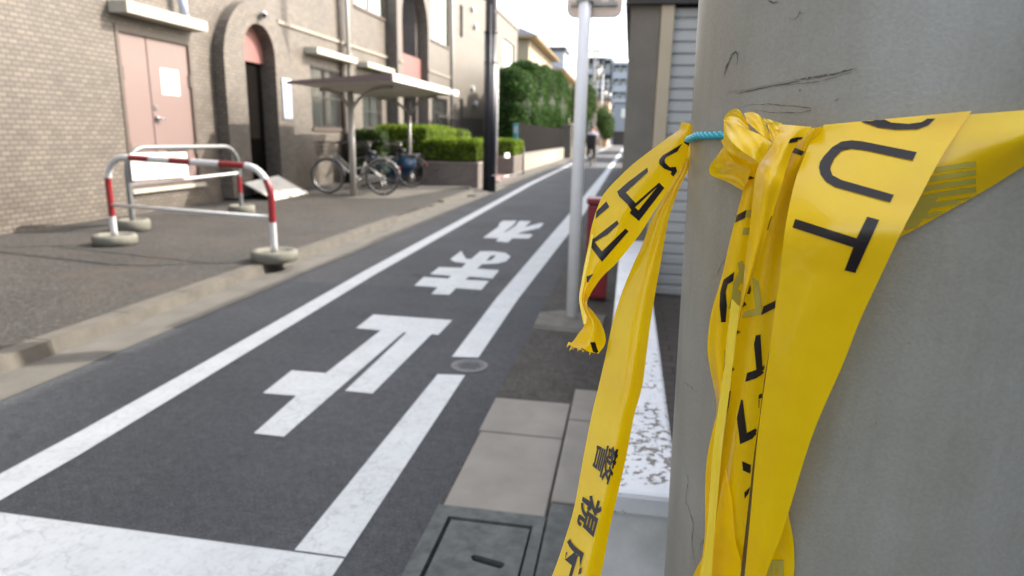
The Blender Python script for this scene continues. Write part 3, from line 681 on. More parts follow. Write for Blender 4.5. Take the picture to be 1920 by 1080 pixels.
# ------------------------------------------------------------------ ramp at doorway
A = G(577, 363, .085); B = G(514, 376, .085); C_ = PX(458, 345, WX + .25); D_ = PX(522, 331, WX + .25)
rp = MB(); up = Vector((0, 0, .02)); rp.hexa([A, B, C_, D_], [A + up, B + up, C_ + up, D_ + up]); o = rp.build('ramp', mat('ramp_white', (.72, .70, .62), .5, var=.15, scale=5)); tag(o, 'white sloping ramp plate leading up to the arched doorway', 'ramp')

# ------------------------------------------------------------------ barriers
M_galv = mat('galvanised_tube', (.19, .20, .20), .45, .3, var=.12, scale=15)
def bend(a, b, top, r):
    """inverted-U path from foot a to foot b"""
    a, b = Vector(a), Vector(b); d = (b - a); d.z = 0; L = d.length; d.normalize(); P = []
    for k in range(9): P.append(a + Vector((0, 0, (top - r - a.z) * k / 8)))
    for k in range(1, 9):
        t_ = math.pi / 2 * k / 8; P.append(Vector((a.x, a.y, top - r)) + d * (r - r * math.cos(t_)) + Vector((0, 0, r * math.sin(t_))))
    for k in range(1, 40): P.append(Vector((a.x, a.y, top)) + d * (r + (L - 2 * r) * k / 40))
    for k in range(0, 9):
        t_ = math.pi / 2 * k / 8; P.append(Vector((b.x, b.y, top - r)) - d * (r - r * math.sin(t_)) + Vector((0, 0, r * math.cos(t_))))
    for k in range(1, 9): P.append(Vector((b.x, b.y, top - r + (b.z - top + r) * k / 8)))
    return P
def barrier(fa, fb, top, label, red, base_h, r=.17, low=.42, lowb=None, mw=M_white, drop=0):
    e = empty('tube_barrier', ((fa.x + fb.x) / 2, (fa.y + fb.y) / 2, .112), label, 'barrier')
    P = bend((fa.x, fa.y, .16), (fb.x, fb.y, .16), top, .26)
    for k, p in enumerate(P):
        if p.z > top - .3: p.z -= drop * k / len(P)
    def mi(i):
        return 1 if any(a <= i < b for a, b in red) else 0
    MB().tube(P, .030, 14, mif=mi).build('rail', [mw, M_red], e)
    MB().tube([(fa.x, fa.y, low), (fb.x, fb.y, lowb or low)], .018, 10).build('cross_rail', M_white, e)
    for f_ in (fa, fb):
        MB().lathe(f_, [(r + .005, .0815), (r + .03, .09), (r + .03, .082 + base_h - .015), (r + .015, .082 + base_h), (r - .015, .082 + base_h), (r - .03, .082 + base_h - .02), (.03, .082 + base_h - .02)], 36).build('base', M_base, e)
    return e
fa, fb = G(214, 436, .2), G(514, 465, .2)
top1 = PY(330, 296, (fa.y + fb.y) / 2).z
barrier(fa, fb, .97, 'red and white striped tube barrier on round concrete feet, nearest the kerb', [(3, 9), (18, 25), (32, 39), (48, 56), (61, 68)], .10, r=.175, low=.48, lowb=.48, drop=.05)
fa2, fb2 = G(248, 408, .23), G(452, 382, .23)
rb_ = barrier(fa2, fb2, 1.02, 'grey tube barrier with a white board, standing against the wall', [(66, 69)], .13, r=.15, low=.60, lowb=.66, mw=M_galv)
nb = empty('sign_board', (fa2.x, fa2.y, .7), 'white board with printed lines hung on the rear barrier', 'sign board')
dv = (fb2 - fa2).normalized()
p0 = Vector((fa2.x, fa2.y, 0)) + dv * .0 + Vector((.05, 0, 0)); 
q0 = PX(246, 343, p0.x); 
MB().prism([rect(.0, .66, .82, .96)], lambda u, v, w: p0 + dv * u + Vector((w, 0, v)), .012).build('board', M_paper, nb)
g = MB()
for k in range(4): g.prism([rect(.08, .90 - k * .055, .74 - .1 * (k % 2), .912 - k * .055)], lambda u, v, w: p0 + dv * u + Vector((.0125 + w, 0, v)), .0008)
g.build('text_lines', mat('faded_ink', (.5, .5, .52), .7), nb)

# ------------------------------------------------------------------ bicycle shelter
sh = empty('bicycle_shelter', (-4.9, 13, .11), 'brown edged bicycle shelter on grey posts beside the tiled wall', 'bicycle shelter')
ry0, ry1, rx0, rx1 = 10.5, 14.7, -5.64, -3.82
def rz(x): return 1.99 + (x - rx0) / (rx1 - rx0) * .07
g = MB(); g.hexa([(rx0, ry0 + .03, rz(rx0) + .02), (rx1 - .03, ry0 + .03, rz(rx1) + .02), (rx1 - .03, ry1, rz(rx1) + .02), (rx0, ry1, rz(rx0) + .02)],
                 [(rx0, ry0 + .03, rz(rx0) + .05), (rx1 - .03, ry0 + .03, rz(rx1) + .10), (rx1 - .03, ry1, rz(rx1) + .10), (rx0, ry1, rz(rx0) + .05)]); g.build('roof', M_shund, sh)
g = MB(); g.hexa([(rx0, ry0, rz(rx0)), (rx1, ry0, rz(rx1)), (rx1, ry0 + .028, rz(rx1)), (rx0, ry0 + .028, rz(rx0))],
                 [(rx0, ry0, rz(rx0) + .055), (rx1, ry0, rz(rx1) + .125), (rx1, ry0 + .028, rz(rx1) + .125), (rx0, ry0 + .028, rz(rx0) + .055)]); g.build('fascia', M_shroof, sh)
g = MB(); g.box((rx1 - .028, ry0 + .03, rz(rx1)), (rx1 + .015, ry1, rz(rx1) + .12)); g.build('gutter', M_shwhite, sh)
for (px_, py_) in ((-4.97, 11.5), (-4.82, 14.3)):
    g = MB(); g.tube([(px_, py_, .1), (px_, py_, 1.95)], .058 if py_ < 12 else .036, 14); g.build('post', M_grey, sh)
    for s_ in (-1, 1):
        P = []; n = 10; ex = (rx0 + .1) if s_ < 0 else (rx1 - .35)
        for k in range(n + 1):
            a = k / n; P.append((px_ + (ex - px_) * a, py_, 1.62 + (rz(ex) - 1.64) * (1 - (1 - a) ** 3)))
        g = MB(); g.tube(P, .03, 10); g.build('bracket', M_grey, sh)

# ------------------------------------------------------------------ bicycles
def spokes(mb, c, r, n=28):
    for k in range(n):
        a = 2 * math.pi * k / n; b = a + (.35 if k % 2 else -.35)
        s_ = .012 if k % 4 < 2 else -.012
        mb.tube([(c[0] + .025 * math.cos(b), c[1] + s_, c[2] + .025 * math.sin(b)), (c[0] + r * math.cos(a), c[1], c[2] + r * math.sin(a))], .0012, 4, cap=False)
def ring(c, r, n=40): return [(c[0] + r * math.cos(2 * math.pi * k / n), c[1], c[2] + r * math.sin(2 * math.pi * k / n)) for k in range(n)]
def arcp(c, r, a0, a1, n=14): return [(c[0] + r * math.cos(math.radians(a0 + (a1 - a0) * k / n)), c[1], c[2] + r * math.sin(math.radians(a0 + (a1 - a0) * k / n))) for k in range(n + 1)]
def make_bike(name, loc, rz_, label, grp, mframe, mguard, basket=True, cover=None, reflector=None):
    """local +X = forward, rear wheel centre above x=0"""
    e = empty(name, (0, 0, 0), label, 'bicycle', grp)
    R = .315; RC = (0, 0, R + .018); FC = (1.1, 0, R + .018)
    for c in (RC, FC):
        w_ = MB().tube(ring(c, R), .018, 8, closed=True).build('wheel', M_black, e)
        MB().tube(ring(c, R - .022), .011, 6, closed=True).build('rim', M_rim, w_)
        s_ = MB(); spokes(s_, c, R - .025); s_.tube([(c[0], -.05, c[2]), (c[0], .05, c[2])], .02, 10); s_.build('spokes', M_spoke, w_)
        MB().tube(arcp(c, R + .035, *((10, 170) if c is RC else (30, 175)), n=20), .014, 6).build('mudguard', mguard, w_)
    g = MB(); BB = (.47, 0, .28); ST = (.33, 0, .62); HT = (.93, 0, .78); HB = (.965, 0, .62)
    g.tube([BB, ST], .019, 10); g.tube([BB, (.52, 0, .33), (.75, 0, .48), (.945, 0, .70)], .024, 10); g.tube([HT, HB], .022, 10)
    g.tube([ST, (.36, 0, .52), (.6, 0, .46), (.93, 0, .77)][1:] , .014, 8)
    for s_ in (-1, 1):
        g.tube([(ST[0], 0, ST[2] - .05), (0, s_ * .06, RC[2])], .010, 8); g.tube([BB, (.1, s_ * .055, RC[2]), (0, s_ * .06, RC[2])], .011, 8)
    g.build('frame', mframe, e)
    g = MB()
    for s_ in (-1, 1): g.tube([HB, (.985, s_ * .05, .6), (1.05, s_ * .055, .42), (1.1, s_ * .055, FC[2])], .012, 8)
    g.build('fork', M_steel, e)
    g = MB(); g.tube([HT, (.91, 0, .93)], .014, 8); g.tube([(.70, -.27, .98), (.80, -.25, .97), (.93, -.12, .95), (.93, .12, .95), (.80, .25, .97), (.70, .27, .98)], .012, 8); g.build('handlebar', M_steel, e)
    g = MB()
    for s_ in (-1, 1): g.tube([(.66, s_ * .275, .98), (.77, s_ * .258, .973)], .018, 8)
    g.build('grips', M_black, e)
    g = MB(); g.tube([ST, (.30, 0, .76)], .013, 8); g.build('seat_post', M_steel, e)
    g = MB(); g.hexa([(.14, -.09, .76), (.2, -.1, .76), (.42, -.02, .77), (.42, .02, .77), (.2, .1, .76), (.14, .09, .76)], [(.14, -.10, .82), (.2, -.115, .83), (.43, -.03, .81), (.43, .03, .81), (.2, .115, .83), (.14, .10, .82)]); g.build('saddle', M_black, e, smooth=True)
    g = MB(); g.tube([BB[:1] + (-.06,) + BB[2:], BB[:1] + (.06,) + BB[2:]], .03, 12)
    g.prism([[(0 - .05, .30), (.05, .385), (.47, .375), (.56, .30), (.50, .19), (.45, .18), (.02, .27)]], lambda u, v, w: (u, -.085 + w, v), .03); g.build('chain_case', mframe, e)
    g = MB(); g.tube([(.47, -.1, .28), (.58, -.1, .17)], .01, 6); g.box((.54, -.19, .155), (.63, -.095, .18)); g.build('crank', M_black, e)
    g = MB(); g.tube([(.47, .1, .28), (.36, .1, .39)], .01, 6); g.box((.32, .095, .385), (.41, .19, .405)); g.build('crank', M_black, e)
    g = MB()
    for s_ in (-1, 1): g.tube([(.28, s_ * .05, .69), (-.2, s_ * .06, .72)], .007, 6); g.tube([(-.15, s_ * .06, .72), (0, s_ * .075, RC[2])], .006, 6)
    for k in range(4): g.tube([(-.18 + k * .12, -.06, .72), (-.18 + k * .12, .06, .72)], .006, 6)
    g.build('rack', M_steel, e)
    g = MB()
    for s_ in (-1, 1): g.tube([(0, s_ * .08, RC[2]), (-.06, s_ * .11, .02)], .009, 6)
    g.tube([(-.06, -.11, .02), (-.06, .11, .02)], .009, 6); g.build('kickstand', M_steel, e)
    g = MB(); g.box((-.345, -.03, .48), (-.33, .03, .54)); g.build('reflector', reflector or M_red, e)
    if basket:
        g = MB()
        x0, x1, w0 = .98, 1.24, .17
        for zz, sc in ((.72, .8), (.80, .88), (.88, .94), (.97, 1.02)):
            xa, xb, ww = 1.11 - .13 * sc, 1.11 + .15 * sc, w0 * sc
            g.tube([(xa, -ww, zz), (xb, -ww, zz), (xb, ww, zz), (xa, ww, zz)], .004 if zz < .96 else .007, 5, closed=True)
        for k in range(9):
            t_ = -1 + 2 * k / 8
            g.tube([(1.11 + .12, t_ * .136, .72), (1.11 + .153, t_ * .17, .97)], .003, 4); g.tube([(1.11 - .104, t_ * .136, .72), (1.11 - .13, t_ * .17, .97)], .003, 4)
            for s_ in (-1, 1): g.tube([(1.11 + t_ * .11, s_ * .136, .72), (1.11 + t_ * .14 + .01, s_ * .173, .97)], .003, 4)
        g.box((1.0, -.13, .715), (1.23, .13, .722)); g.build('basket', M_dark, e)
    if cover:
        g = MB(); g.hexa([(-.05, -.10, .36), (.40, -.10, .30), (.42, .10, .30), (-.05, .1, .36)], [(-.10, -.11, .60), (.22, -.12, .70), (.22, .12, .70), (-.10, .11, .60)])
        bmesh.ops.bevel(g.bm, geom=g.bm.edges[:], offset=.04, segments=3, affect='EDGES'); g.build('wheel_cover', cover, e, smooth=True)
    e.location = loc; e.rotation_euler = (0, 0, rz_); return e
M_silver = mat('silver_paint', (.50, .50, .48), .35, .4)
M_blueb = mat('blue_paint', (.02, .07, .16), .4)
M_bluecover = mat('blue_cloth', (.015, .06, .13), .7, var=.3, scale=15)
M_amber = mat('amber_plastic', (.8, .4, .03), .3)
GB = 'bicycles parked under the shelter'
r1 = G(718, 366, .082); f1 = G(605, 362, .082)
def hdg(a, b): return math.atan2(b.y - a.y, b.x - a.x)
make_bike('bicycle', r1, hdg(r1, f1), 'silver bicycle with a wire basket, nearest under the shelter', GB, M_silver, M_silver)
r2 = G(772, 351, .082); make_bike('bicycle', r2, hdg(r1, f1) + .06, 'bicycle with dark blue cloth over the rear wheel, second in the row', GB, M_blueb, M_dark, cover=M_bluecover)
r4 = G(824, 346, .082); make_bike('bicycle', r4, hdg(r1, f1) + .05, 'dark bicycle with an amber reflector, farthest under the shelter', GB, M_dark, M_black, reflector=M_amber)

# ------------------------------------------------------------------ foliage
def leaves(name, pts, nrm, size, m, parent=None, jitter=.9):
    n = len(pts)
    nrm = nrm + rng.normal(0, jitter, (n, 3)); nrm /= np.linalg.norm(nrm, axis=1)[:, None]
    a = np.cross(nrm, rng.normal(0, 1, (n, 3))); a /= np.linalg.norm(a, axis=1)[:, None]; b = np.cross(nrm, a)
    s_ = size * rng.uniform(.6, 1.35, (n, 1))
    V = np.stack([pts - a * s_, pts + b * s_ * .5, pts + a * s_, pts - b * s_ * .5], 1).reshape(-1, 3)
    me = bpy.data.meshes.new(name); me.vertices.add(4 * n); me.vertices.foreach_set('co', V.ravel())
    me.loops.add(4 * n); me.loops.foreach_set('vertex_index', np.arange(4 * n)); me.polygons.add(n)
    me.polygons.foreach_set('loop_start', np.arange(n) * 4); me.polygons.foreach_set('loop_total', np.full(n, 4)); me.update(calc_edges=True)
    return link(name, me, m, parent)
def lump(p, f=1.0):
    return .5 * np.sin(p[:, 0] * 2.1 * f + 1.3) * np.cos(p[:, 1] * 1.7 * f) + .5 * np.sin(p[:, 2] * 2.6 * f + p[:, 1] * 1.1 * f)
def hedge(x0, x1, y0, y1, z0, z1, n, size, label, grp=None, m=M_leaf_hedge, rnd=.06):
    e = empty('hedge', ((x0 + x1) / 2, (y0 + y1) / 2, z0), label, 'hedge', grp)
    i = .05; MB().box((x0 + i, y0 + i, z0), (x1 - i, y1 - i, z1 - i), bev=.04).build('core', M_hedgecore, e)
    dx, dy, dz = x1 - x0, y1 - y0, z1 - z0
    ar = np.array([dx * dy, dx * dz, dx * dz, dy * dz, dy * dz]); ar /= ar.sum(); pt = []; nn = []
    for f, k in enumerate(rng.multinomial(n, ar)):
        u, v = rng.random(k), rng.random(k); o = np.ones(k)
        if f == 0: p = np.stack([x0 + u * dx, y0 + v * dy, o * z1], 1); q = (0, 0, 1)
        elif f < 3: p = np.stack([x0 + u * dx, o * (y0 if f == 1 else y1), z0 + v * dz], 1); q = (0, -1 if f == 1 else 1, 0)
        else: p = np.stack([o * (x0 if f == 3 else x1), y0 + u * dy, z0 + v * dz], 1); q = (-1 if f == 3 else 1, 0, 0)
        p = p + np.array(q) * (lump(p, 3)[:, None] * .025 + rng.normal(-.015, .02, (k, 1)))
        c = np.array([(x0 + x1) / 2, (y0 + y1) / 2, (z0 + z1) / 2]); h_ = np.array([dx, dy, dz]) / 2
        t_ = (p - c) / h_; over = np.clip((np.abs(t_) > .8).sum(1) - 1, 0, 2)[:, None]
        p = p - np.sign(t_) * (np.abs(t_) > .8) * over * rnd * .5
        pt.append(p); nn.append(np.tile(q, (k, 1)))
    leaves('foliage', np.concatenate(pt), np.concatenate(nn).astype(float), size, m, e, .55); return e
def planter(x0, x1, y0, y1, z1, label):
    e = empty('planter', ((x0 + x1) / 2, (y0 + y1) / 2, .03), label, 'planter')
    MB().box((x0, y0, .02), (x1, y1, z1 - .05)).build('wall', tilemat('planter_tile', (.27, .22, .195), (.21, .175, .155), (.13, .11, .10)), e)
    MB().box((x0 - .02, y0 - .02, z1 - .049), (x1 + .02, y1 + .02, z1), bev=.01).build('coping', mat('planter_coping', (.34, .29, .25), .7), e)
planter(-4.75, -3.42, 15.0, 17.0, .62, 'brown tiled planter under the bright hedge beside the navy pole')
hedge(-4.75, -3.40, 14.95, 17.05, .63, 1.14, 14000, .028, 'bright clipped hedge in the planter beside the navy pole')
planter(-6.35, -5.0, 16.2, 18.0, .8, 'brown tiled planter behind the bicycles')
hedge(-6.4, -4.95, 16.1, 19.0, .75, 1.44, 16000, .03, 'taller bright hedge behind the bicycles')
hedge(-5.9, -5.1, 20.3, 21.5, .7, 1.38, 5000, .03, 'small round topped hedge by the dark railing', rnd=.25)
planter(-4.55, -3.5, 20.3, 22.0, .62, 'brown tiled planter right of the navy pole')
hedge(-4.55, -3.45, 20.25, 22.05, .63, 1.12, 8000, .03, 'clipped hedge right of the navy pole')
hedge(-6.5, -5.75, 14.9, 15.6, .12, 1.3, 3500, .05, 'loose young shrub with broad leaves behind the second bicycle', m=M_leaf_dark)
b = MB(); b.hexa([G(946, 296, .63) + Vector((0, 0, 0)), G(956, 296, .63), G(956, 293, .63), G(946, 293, .63)], [G(947, 295, .63) + Vector((0, 0, .1)), G(955, 295, .63) + Vector((0, 0, .1)), G(955, 293, .63) + Vector((0, 0, .1)), G(947, 293, .63) + Vector((0, 0, .1))])
tag(b.build('plastic_bag', M_paper), 'small crumpled white bag on the planter right of the navy pole', 'bag')

def crown(c, rad, n, size, m, parent, seed, squash=(1, 1, 1), blobs=9):
    r_ = np.random.default_rng(seed); pts = []; nn = []
    cs = [np.array(c) + r_.normal(0, .42, 3) * np.array(rad) * np.array(squash) for _ in range(blobs)] + [np.array(c)]
    for q in cs:
        k = n // len(cs); d = r_.normal(0, 1, (k, 3)); d /= np.linalg.norm(d, axis=1)[:, None]
        rr = np.array(rad) * (.62 if q is not cs[-1] else .85)
        rr = rr * (1 + .18 * lump(d * 3 + q, 1.4)[:, None]) * r_.uniform(.72, 1.04, (k, 1))
        pts.append(q + d * rr); nn.append(d)
    return leaves('crown', np.concatenate(pts), np.concatenate(nn), size, m, parent, .7)
def tree(name, base, c, rad, n, size, m, label, seed, trunkr=.09, grp=None):
    e = empty(name, base, label, 'tree', grp); r_ = random.Random(seed)
    g = MB(); B_ = Vector(base); T = Vector(c)
    mid = (B_ + T) / 2 + Vector((r_.uniform(-.1, .1), r_.uniform(-.1, .1), 0))
    g.tube([B_, mid, T], [trunkr, trunkr * .75, trunkr * .4], 10)
    for k in range(6):
        a = r_.uniform(0, 6.28); s_ = mid.lerp(T, r_.uniform(0, .9)); d = Vector((math.cos(a) * rad[0] * .8, math.sin(a) * rad[1] * .8, rad[2] * r_.uniform(.1, .7)))
        g.tube([s_, s_ + d * .5 + Vector((0, 0, .1)), s_ + d], [trunkr * .4, trunkr * .25, trunkr * .1], 6)
    g.build('trunk', M_bark, e)
    crown(c, rad, n, size, m, e, seed); return e
# ivy covered trees above the dark fence
def mass(c, hx, hy, z0, z1, n, size, m, parent, seed):
    r_ = np.random.default_rng(seed); d = r_.normal(0, 1, (n, 3)); d /= np.linalg.norm(d, axis=1)[:, None]
    q = np.sign(d) * np.abs(d) ** .62; q /= (np.abs(q) ** 3.2).sum(1)[:, None] ** (1 / 3.2)
    C0 = np.array([c[0], c[1], (z0 + z1) / 2]); H = np.array([hx, hy, (z1 - z0) / 2])
    p0 = C0 + q * H; bump_ = .16 * lump(p0 * 1.0 + seed, 1.3) + .10 * lump(p0 * 2.3, 1.6)
    k = r_.uniform(-.22, .03, n) + bump_
    p = p0 + d * k[:, None]; low = p[:, 2] < z0 + .5; p[low, 2] -= r_.uniform(0, .35, low.sum()) * (np.sin(p[low, 1] * 2.1) > -.2)
    leaves('crown', p, d, size, m, parent, .75)
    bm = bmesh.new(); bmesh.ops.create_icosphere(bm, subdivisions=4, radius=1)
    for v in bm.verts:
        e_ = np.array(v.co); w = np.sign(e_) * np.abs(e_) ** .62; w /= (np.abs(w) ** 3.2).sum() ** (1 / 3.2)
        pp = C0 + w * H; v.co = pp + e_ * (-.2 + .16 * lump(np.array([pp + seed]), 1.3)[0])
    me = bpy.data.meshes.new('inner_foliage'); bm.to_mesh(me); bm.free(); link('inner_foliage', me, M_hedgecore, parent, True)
lab = ['dense green tree nearest beyond the navy pole', 'second green tree spilling over the dark fence', 'third green tree over the dark fence, brighter at its edge', 'green tree at the far end of the dark fence']
for k, (y, z1, hy) in enumerate([(26.3, 3.75, 1.9), (30.2, 4.35, 2.5), (35.3, 4.7, 3.0), (41.5, 4.9, 3.6)]):
    e = empty('tree', (-4.75, y, .03), lab[k], 'tree', 'trees over the dark fence')
    g = MB(); g.tube([(-4.75, y, .03), (-4.7, y + .05, 1.3), (-4.75, y, z1 * .7)], [.11, .09, .04], 10)
    for j in range(5):
        a_ = j * 1.25; g.tube([(-4.72, y, 1.0 + .3 * j), (-4.72 + .5 * math.cos(a_), y + 1.1 * math.sin(a_), 1.7 + .35 * j)], [.04, .015], 6)
    g.build('trunk', M_bark, e)
    mass((-4.55 - .05 * k, y), .72, hy, 1.2, z1, 30000, .06, M_leaf_ivy, e, 60 + k)
tree('tree', (-4.0, 58, .03), (-4.0, 58, 3.9), (1.2, 3, 2.1), 14000, .10, M_leaf_dark, 'darker tree behind the sign post, farther down the lane', 50)
tree('tree', (-3.2, 84, .03), (-3.2, 84, 3.2), (1.0, 4, 2.2), 9000, .13, M_leaf_dark, 'small distant tree left of the far utility poles', 51)
tree('tree', (1.3, 118, .03), (1.3, 118, 1.6), (2.2, 3, 1.5), 6000, .16, M_leaf_ivy, 'dark green bush closing the far end of the lane', 52)
# low wall and dark fence
lw = empty('garden_wall', (-3.6, 30, 0), 'low beige wall under the dark fence on the left', 'garden wall')
MB().box((-3.8, 22.1, .02), (-3.62, 37.4, .60)).build('wall', mat('beige_low_wall', (.40, .34, .27), .8, var=.15, scale=2), lw)
MB().box((-3.83, 22.1, .602), (-3.59, 37.4, .64)).build('coping', M_conc, lw)
fe = empty('fence', (-3.75, 30, .64), 'dark slatted fence standing on the low beige wall', 'fence')
g = MB(); 
for k in range(100): g.box((-3.74, 22.2 + k * .152, .64), (-3.72, 22.33 + k * .152, 1.65))
g.build('slats', mat('fence_dark', (.014, .012, .011), .95), fe); MATS['fence_dark'].node_tree.nodes['Principled BSDF'].inputs['Specular IOR Level'].default_value = .05; g = MB(); g.box((-3.77, 22.2, 1.5), (-3.745, 37.4, 1.55)); g.box((-3.77, 22.2, .8), (-3.745, 37.4, .85)); g.build('rail', M_dark, fe)
gp = empty('gate_post', (-3.5, 39, 0), 'beige gate pillar at the far end of the low wall', 'gate pillar')
MB().box((-3.85, 38.6, 0), (-3.35, 39.2, 1.85)).build('pillar', M_tile_cream, gp); MB().box((-3.9, 38.55, 1.85), (-3.3, 39.25, 1.93)).build('cap', M_conc, gp)
tp = PY(967, 231, 21.0)
te = empty('marker_post', (tp.x, 21, .62), 'teal marker post behind the clipped hedge', 'marker post')
MB().box((tp.x - .07, 20.97, .1), (tp.x + .07, 21.03, tp.z), bev=.01).build('post', M_teal, te); MB().box((tp.x - .05, 20.962, tp.z - .3), (tp.x + .05, 20.969, tp.z - .1)).build('plate', M_blueplate, te)
# ------------------------------------------------------------------ navy utility pole
np_ = G(917, 357, .03)
up_ = empty('utility_pole', np_, 'tall utility pole in a navy sleeve at the left kerb', 'utility pole')
MB().tube([(np_.x, np_.y, .0), (np_.x, np_.y, 9)], [.135, .105], 24).build('pole', mat('pole_grey', (.055, .058, .07), .4), up_)
MB().tube([(np_.x, np_.y, .02), (np_.x, np_.y, 3.35)], [.148, .138], 24).build('sleeve', M_navy, up_)
g = MB()
for zz in (.35, 2.75, 3.36, 3.75): g.tube([(np_.x, np_.y, zz), (np_.x, np_.y, zz + .025)], .152 if zz < 3.4 else .13, 24)
g.build('bands', M_navy, up_)
MB().tube([(np_.x + .02, np_.y - .165, .03), (np_.x + .02, np_.y - .165, 3.9)], .022, 8).build('conduit', M_navy, up_)
wp = PY(932, 200, 19.5); we = empty('post', (wp.x, 19.5, .03), 'thin pale post just right of the navy pole', 'post')
MB().tube([(wp.x, 19.5, .03), (wp.x, 19.5, 3.2)], .03, 10).build('shaft', M_white, we); MB().lathe((wp.x, 19.5), [(.03, 3.2), (.05, 3.22), (.02, 3.27)], 12).build('cap', M_grey, we)
# low guard pipe in front of planter 2 and thin black post
pg = empty('guard_pipe', (-3.3, 20, 0), 'thin dark guard pipe post before the far planter', 'guard pipe')
MB().tube([(-3.36, 21.3, .02), (-3.36, 21.3, .85)], .03, 8).build('post', M_dark, pg); MB().tube([(-3.36, 17.6, .12), (-3.36, 21.3, .12)], .02, 8).build('rail', M_steel, pg)

# ------------------------------------------------------------------ far houses
def hiphouse(label, x0, x1, y0, y1, ze, zr, mw, over=.6, wins=()):
    e = empty('house', ((x0 + x1) / 2, (y0 + y1) / 2, 0), label, 'house')
    MB().box((x0, y0, 0), (x1, y1, ze - .12)).build('wall', mw, e)
    MB().box((x0 - over, y0 - over, ze - .118), (x1 + over, y1 + over, ze)).build('soffit', M_soffit, e)
    xm = (x0 + x1) / 2; w = (x1 - x0) / 2
    bot = [(x0 - over - .05, y0 - over - .05, ze + .003), (x1 + over + .05, y0 - over - .05, ze + .003), (x1 + over + .05, y1 + over + .05, ze + .003), (x0 - over - .05, y1 + over + .05, ze + .003)]
    MB().hexa(bot, [(xm - .1, y0 + w * .8, zr), (xm + .1, y0 + w * .8, zr), (xm + .1, y1 - w * .8, zr), (xm - .1, y1 - w * .8, zr)]).build('roof', M_roofd, e)
    for (ya, yb, za, zb) in wins:
        w_ = MB().box((x1 - .04, ya, za), (x1 + .035, yb, zb)).build('window', M_brown, e)
        MB().box((x1 + .036, ya + .08, za + .08), (x1 + .04, yb - .08, zb - .08)).build('pane', M_glass, w_)
    return e
hiphouse('sand coloured two storey house with dark hipped roof above the green trees', -13.5, -6.7, 43.6, 56.5, 7.35, 9.2, M_yell_wall, .6, [(46 + 2 * k, 46.6 + 2 * k, 5.0, 6.6) for k in range(5)])
hiphouse('grey roofed house beyond the sand coloured one', -14, -6.6, 60, 76, 6.9, 8.6, M_yell_wall, .7, [(58, 59.5, 4.4, 6), (63, 64.5, 4.4, 6)])
hiphouse('pale house with low dark roof half hidden by the sign post', -13, -6.3, 80, 96, 6.9, 8.9, M_cream, .6, [(80, 82, 4, 5.5)])
bt = empty('rooftop_tank', (-9.4, 72, 0), 'pale rooftop block behind the sand coloured house', 'rooftop block')
MB().box((-12, 72, 0), (-7.3, 76, 9.9)).build('wall', M_bal, bt); MB().box((-12.2, 71.8, 9.9), (-7.1, 76.2, 10.3)).build('cap', M_roofd, bt)
# far apartment block with balconies
def block(label, x0, x1, Y, h, floors, mw, bays, dark_col=False):
    e = empty('apartment_block', ((x0 + x1) / 2, Y, 0), label, 'apartment block')
    MB().box((x0, Y, 0), (x1, Y + 14, h)).build('wall', M_balback, e)
    MB().box((x0 - .3, Y - 1.5, h), (x1 + .2, Y + 14, h + .5)).build('roof', mw, e)
    fh = h / floors; bwid = (x1 - x0) / bays
    for f in range(floors):
        g = MB()
        g.box((x0 + .1, Y - 1.4, f * fh - .1), (x1 - .1, Y - .01, f * fh + .08))
        g.box((x0 + .1, Y - 1.42, f * fh + .09), (x1 - .1, Y - 1.3, f * fh + 1.15)); g.build('balcony', mw, e)
    for k in range(bays + 1):
        MB().box((x0 + k * bwid - .12, Y - 1.25, 0), (x0 + k * bwid + .12, Y - .005, h - .01)).build('divider', mw, e)
    g = MB()
    for f in range(floors):
        for k in range(bays): g.box((x0 + (k + .25) * bwid, Y - .06, f * fh + .3), (x0 + (k + .8) * bwid, Y - .02, f * fh + 2.2))
    g.build('window', M_glass, e)
YB = 150
def bx(x): return (x - 1182) / FP * YB * 1.03
block('tall pale apartment block with stepped balconies at the end of the lane', bx(1102), bx(1143), YB, 17.3, 6, M_bal, 3)
block('blue grey apartment block with balconies, right of the paler one', bx(1148), bx(1171), YB - 8, 15.5, 6, mat('balcony_blue', (.40, .45, .52), .6), 2)
MB_ = empty('stair_tower', (bx(1145), YB, 0), 'dark narrow stair tower between the two distant apartment blocks', 'stair tower')
MB().box((bx(1143), YB - 4, 0), (bx(1148), YB + 4, 16.6)).build('shaft', M_roofd, MB_); MB().box((bx(1142.5), YB - 4.3, 16.6), (bx(1148.5), YB + 4, 17)).build('cap', M_grey, MB_)
e = empty('house', (.6, 112, 0), 'blue grey flat house closing the end of the lane', 'house')
xa, xb = (1150 - 1182) / FP * 112, (1182 - 1182) / FP * 112 + .4
MB().box((xa, 112, 2.2), (xb + 3, 116, 6.6)).build('wall', M_lblue, e); MB().box((xa - .1, 111.9, 6.6), (xb + 3.1, 116.1, 6.8)).build('roof', M_roofd, e)
MB().box((xa, 112.2, 0), (xb + 3, 115.8, 2.2)).build('ground_floor', M_inner, e); MB().box((xa + 1.2, 111.95, 4.4), (xa + 2.2, 111.99, 5.8)).build('window', M_glass, e)
e = empty('house', (-2.6, 95, 0), 'narrow orange beige house left of the lane, far off', 'house')
MB().box((-5.5, 96, 0), (-3.15, 104, 6.2)).build('wall', mat('peach_wall', (.55, .38, .28), .8), e); MB().hexa([(-5.8, 95.6, 6.2), (-2.9, 95.6, 6.2), (-2.9, 104.4, 6.2), (-5.8, 104.4, 6.2)], [(-4.9, 96, 7.2), (-3.8, 96, 7.2), (-3.8, 104, 7.2), (-4.9, 104, 7.2)]).build('roof', M_roofd, e)
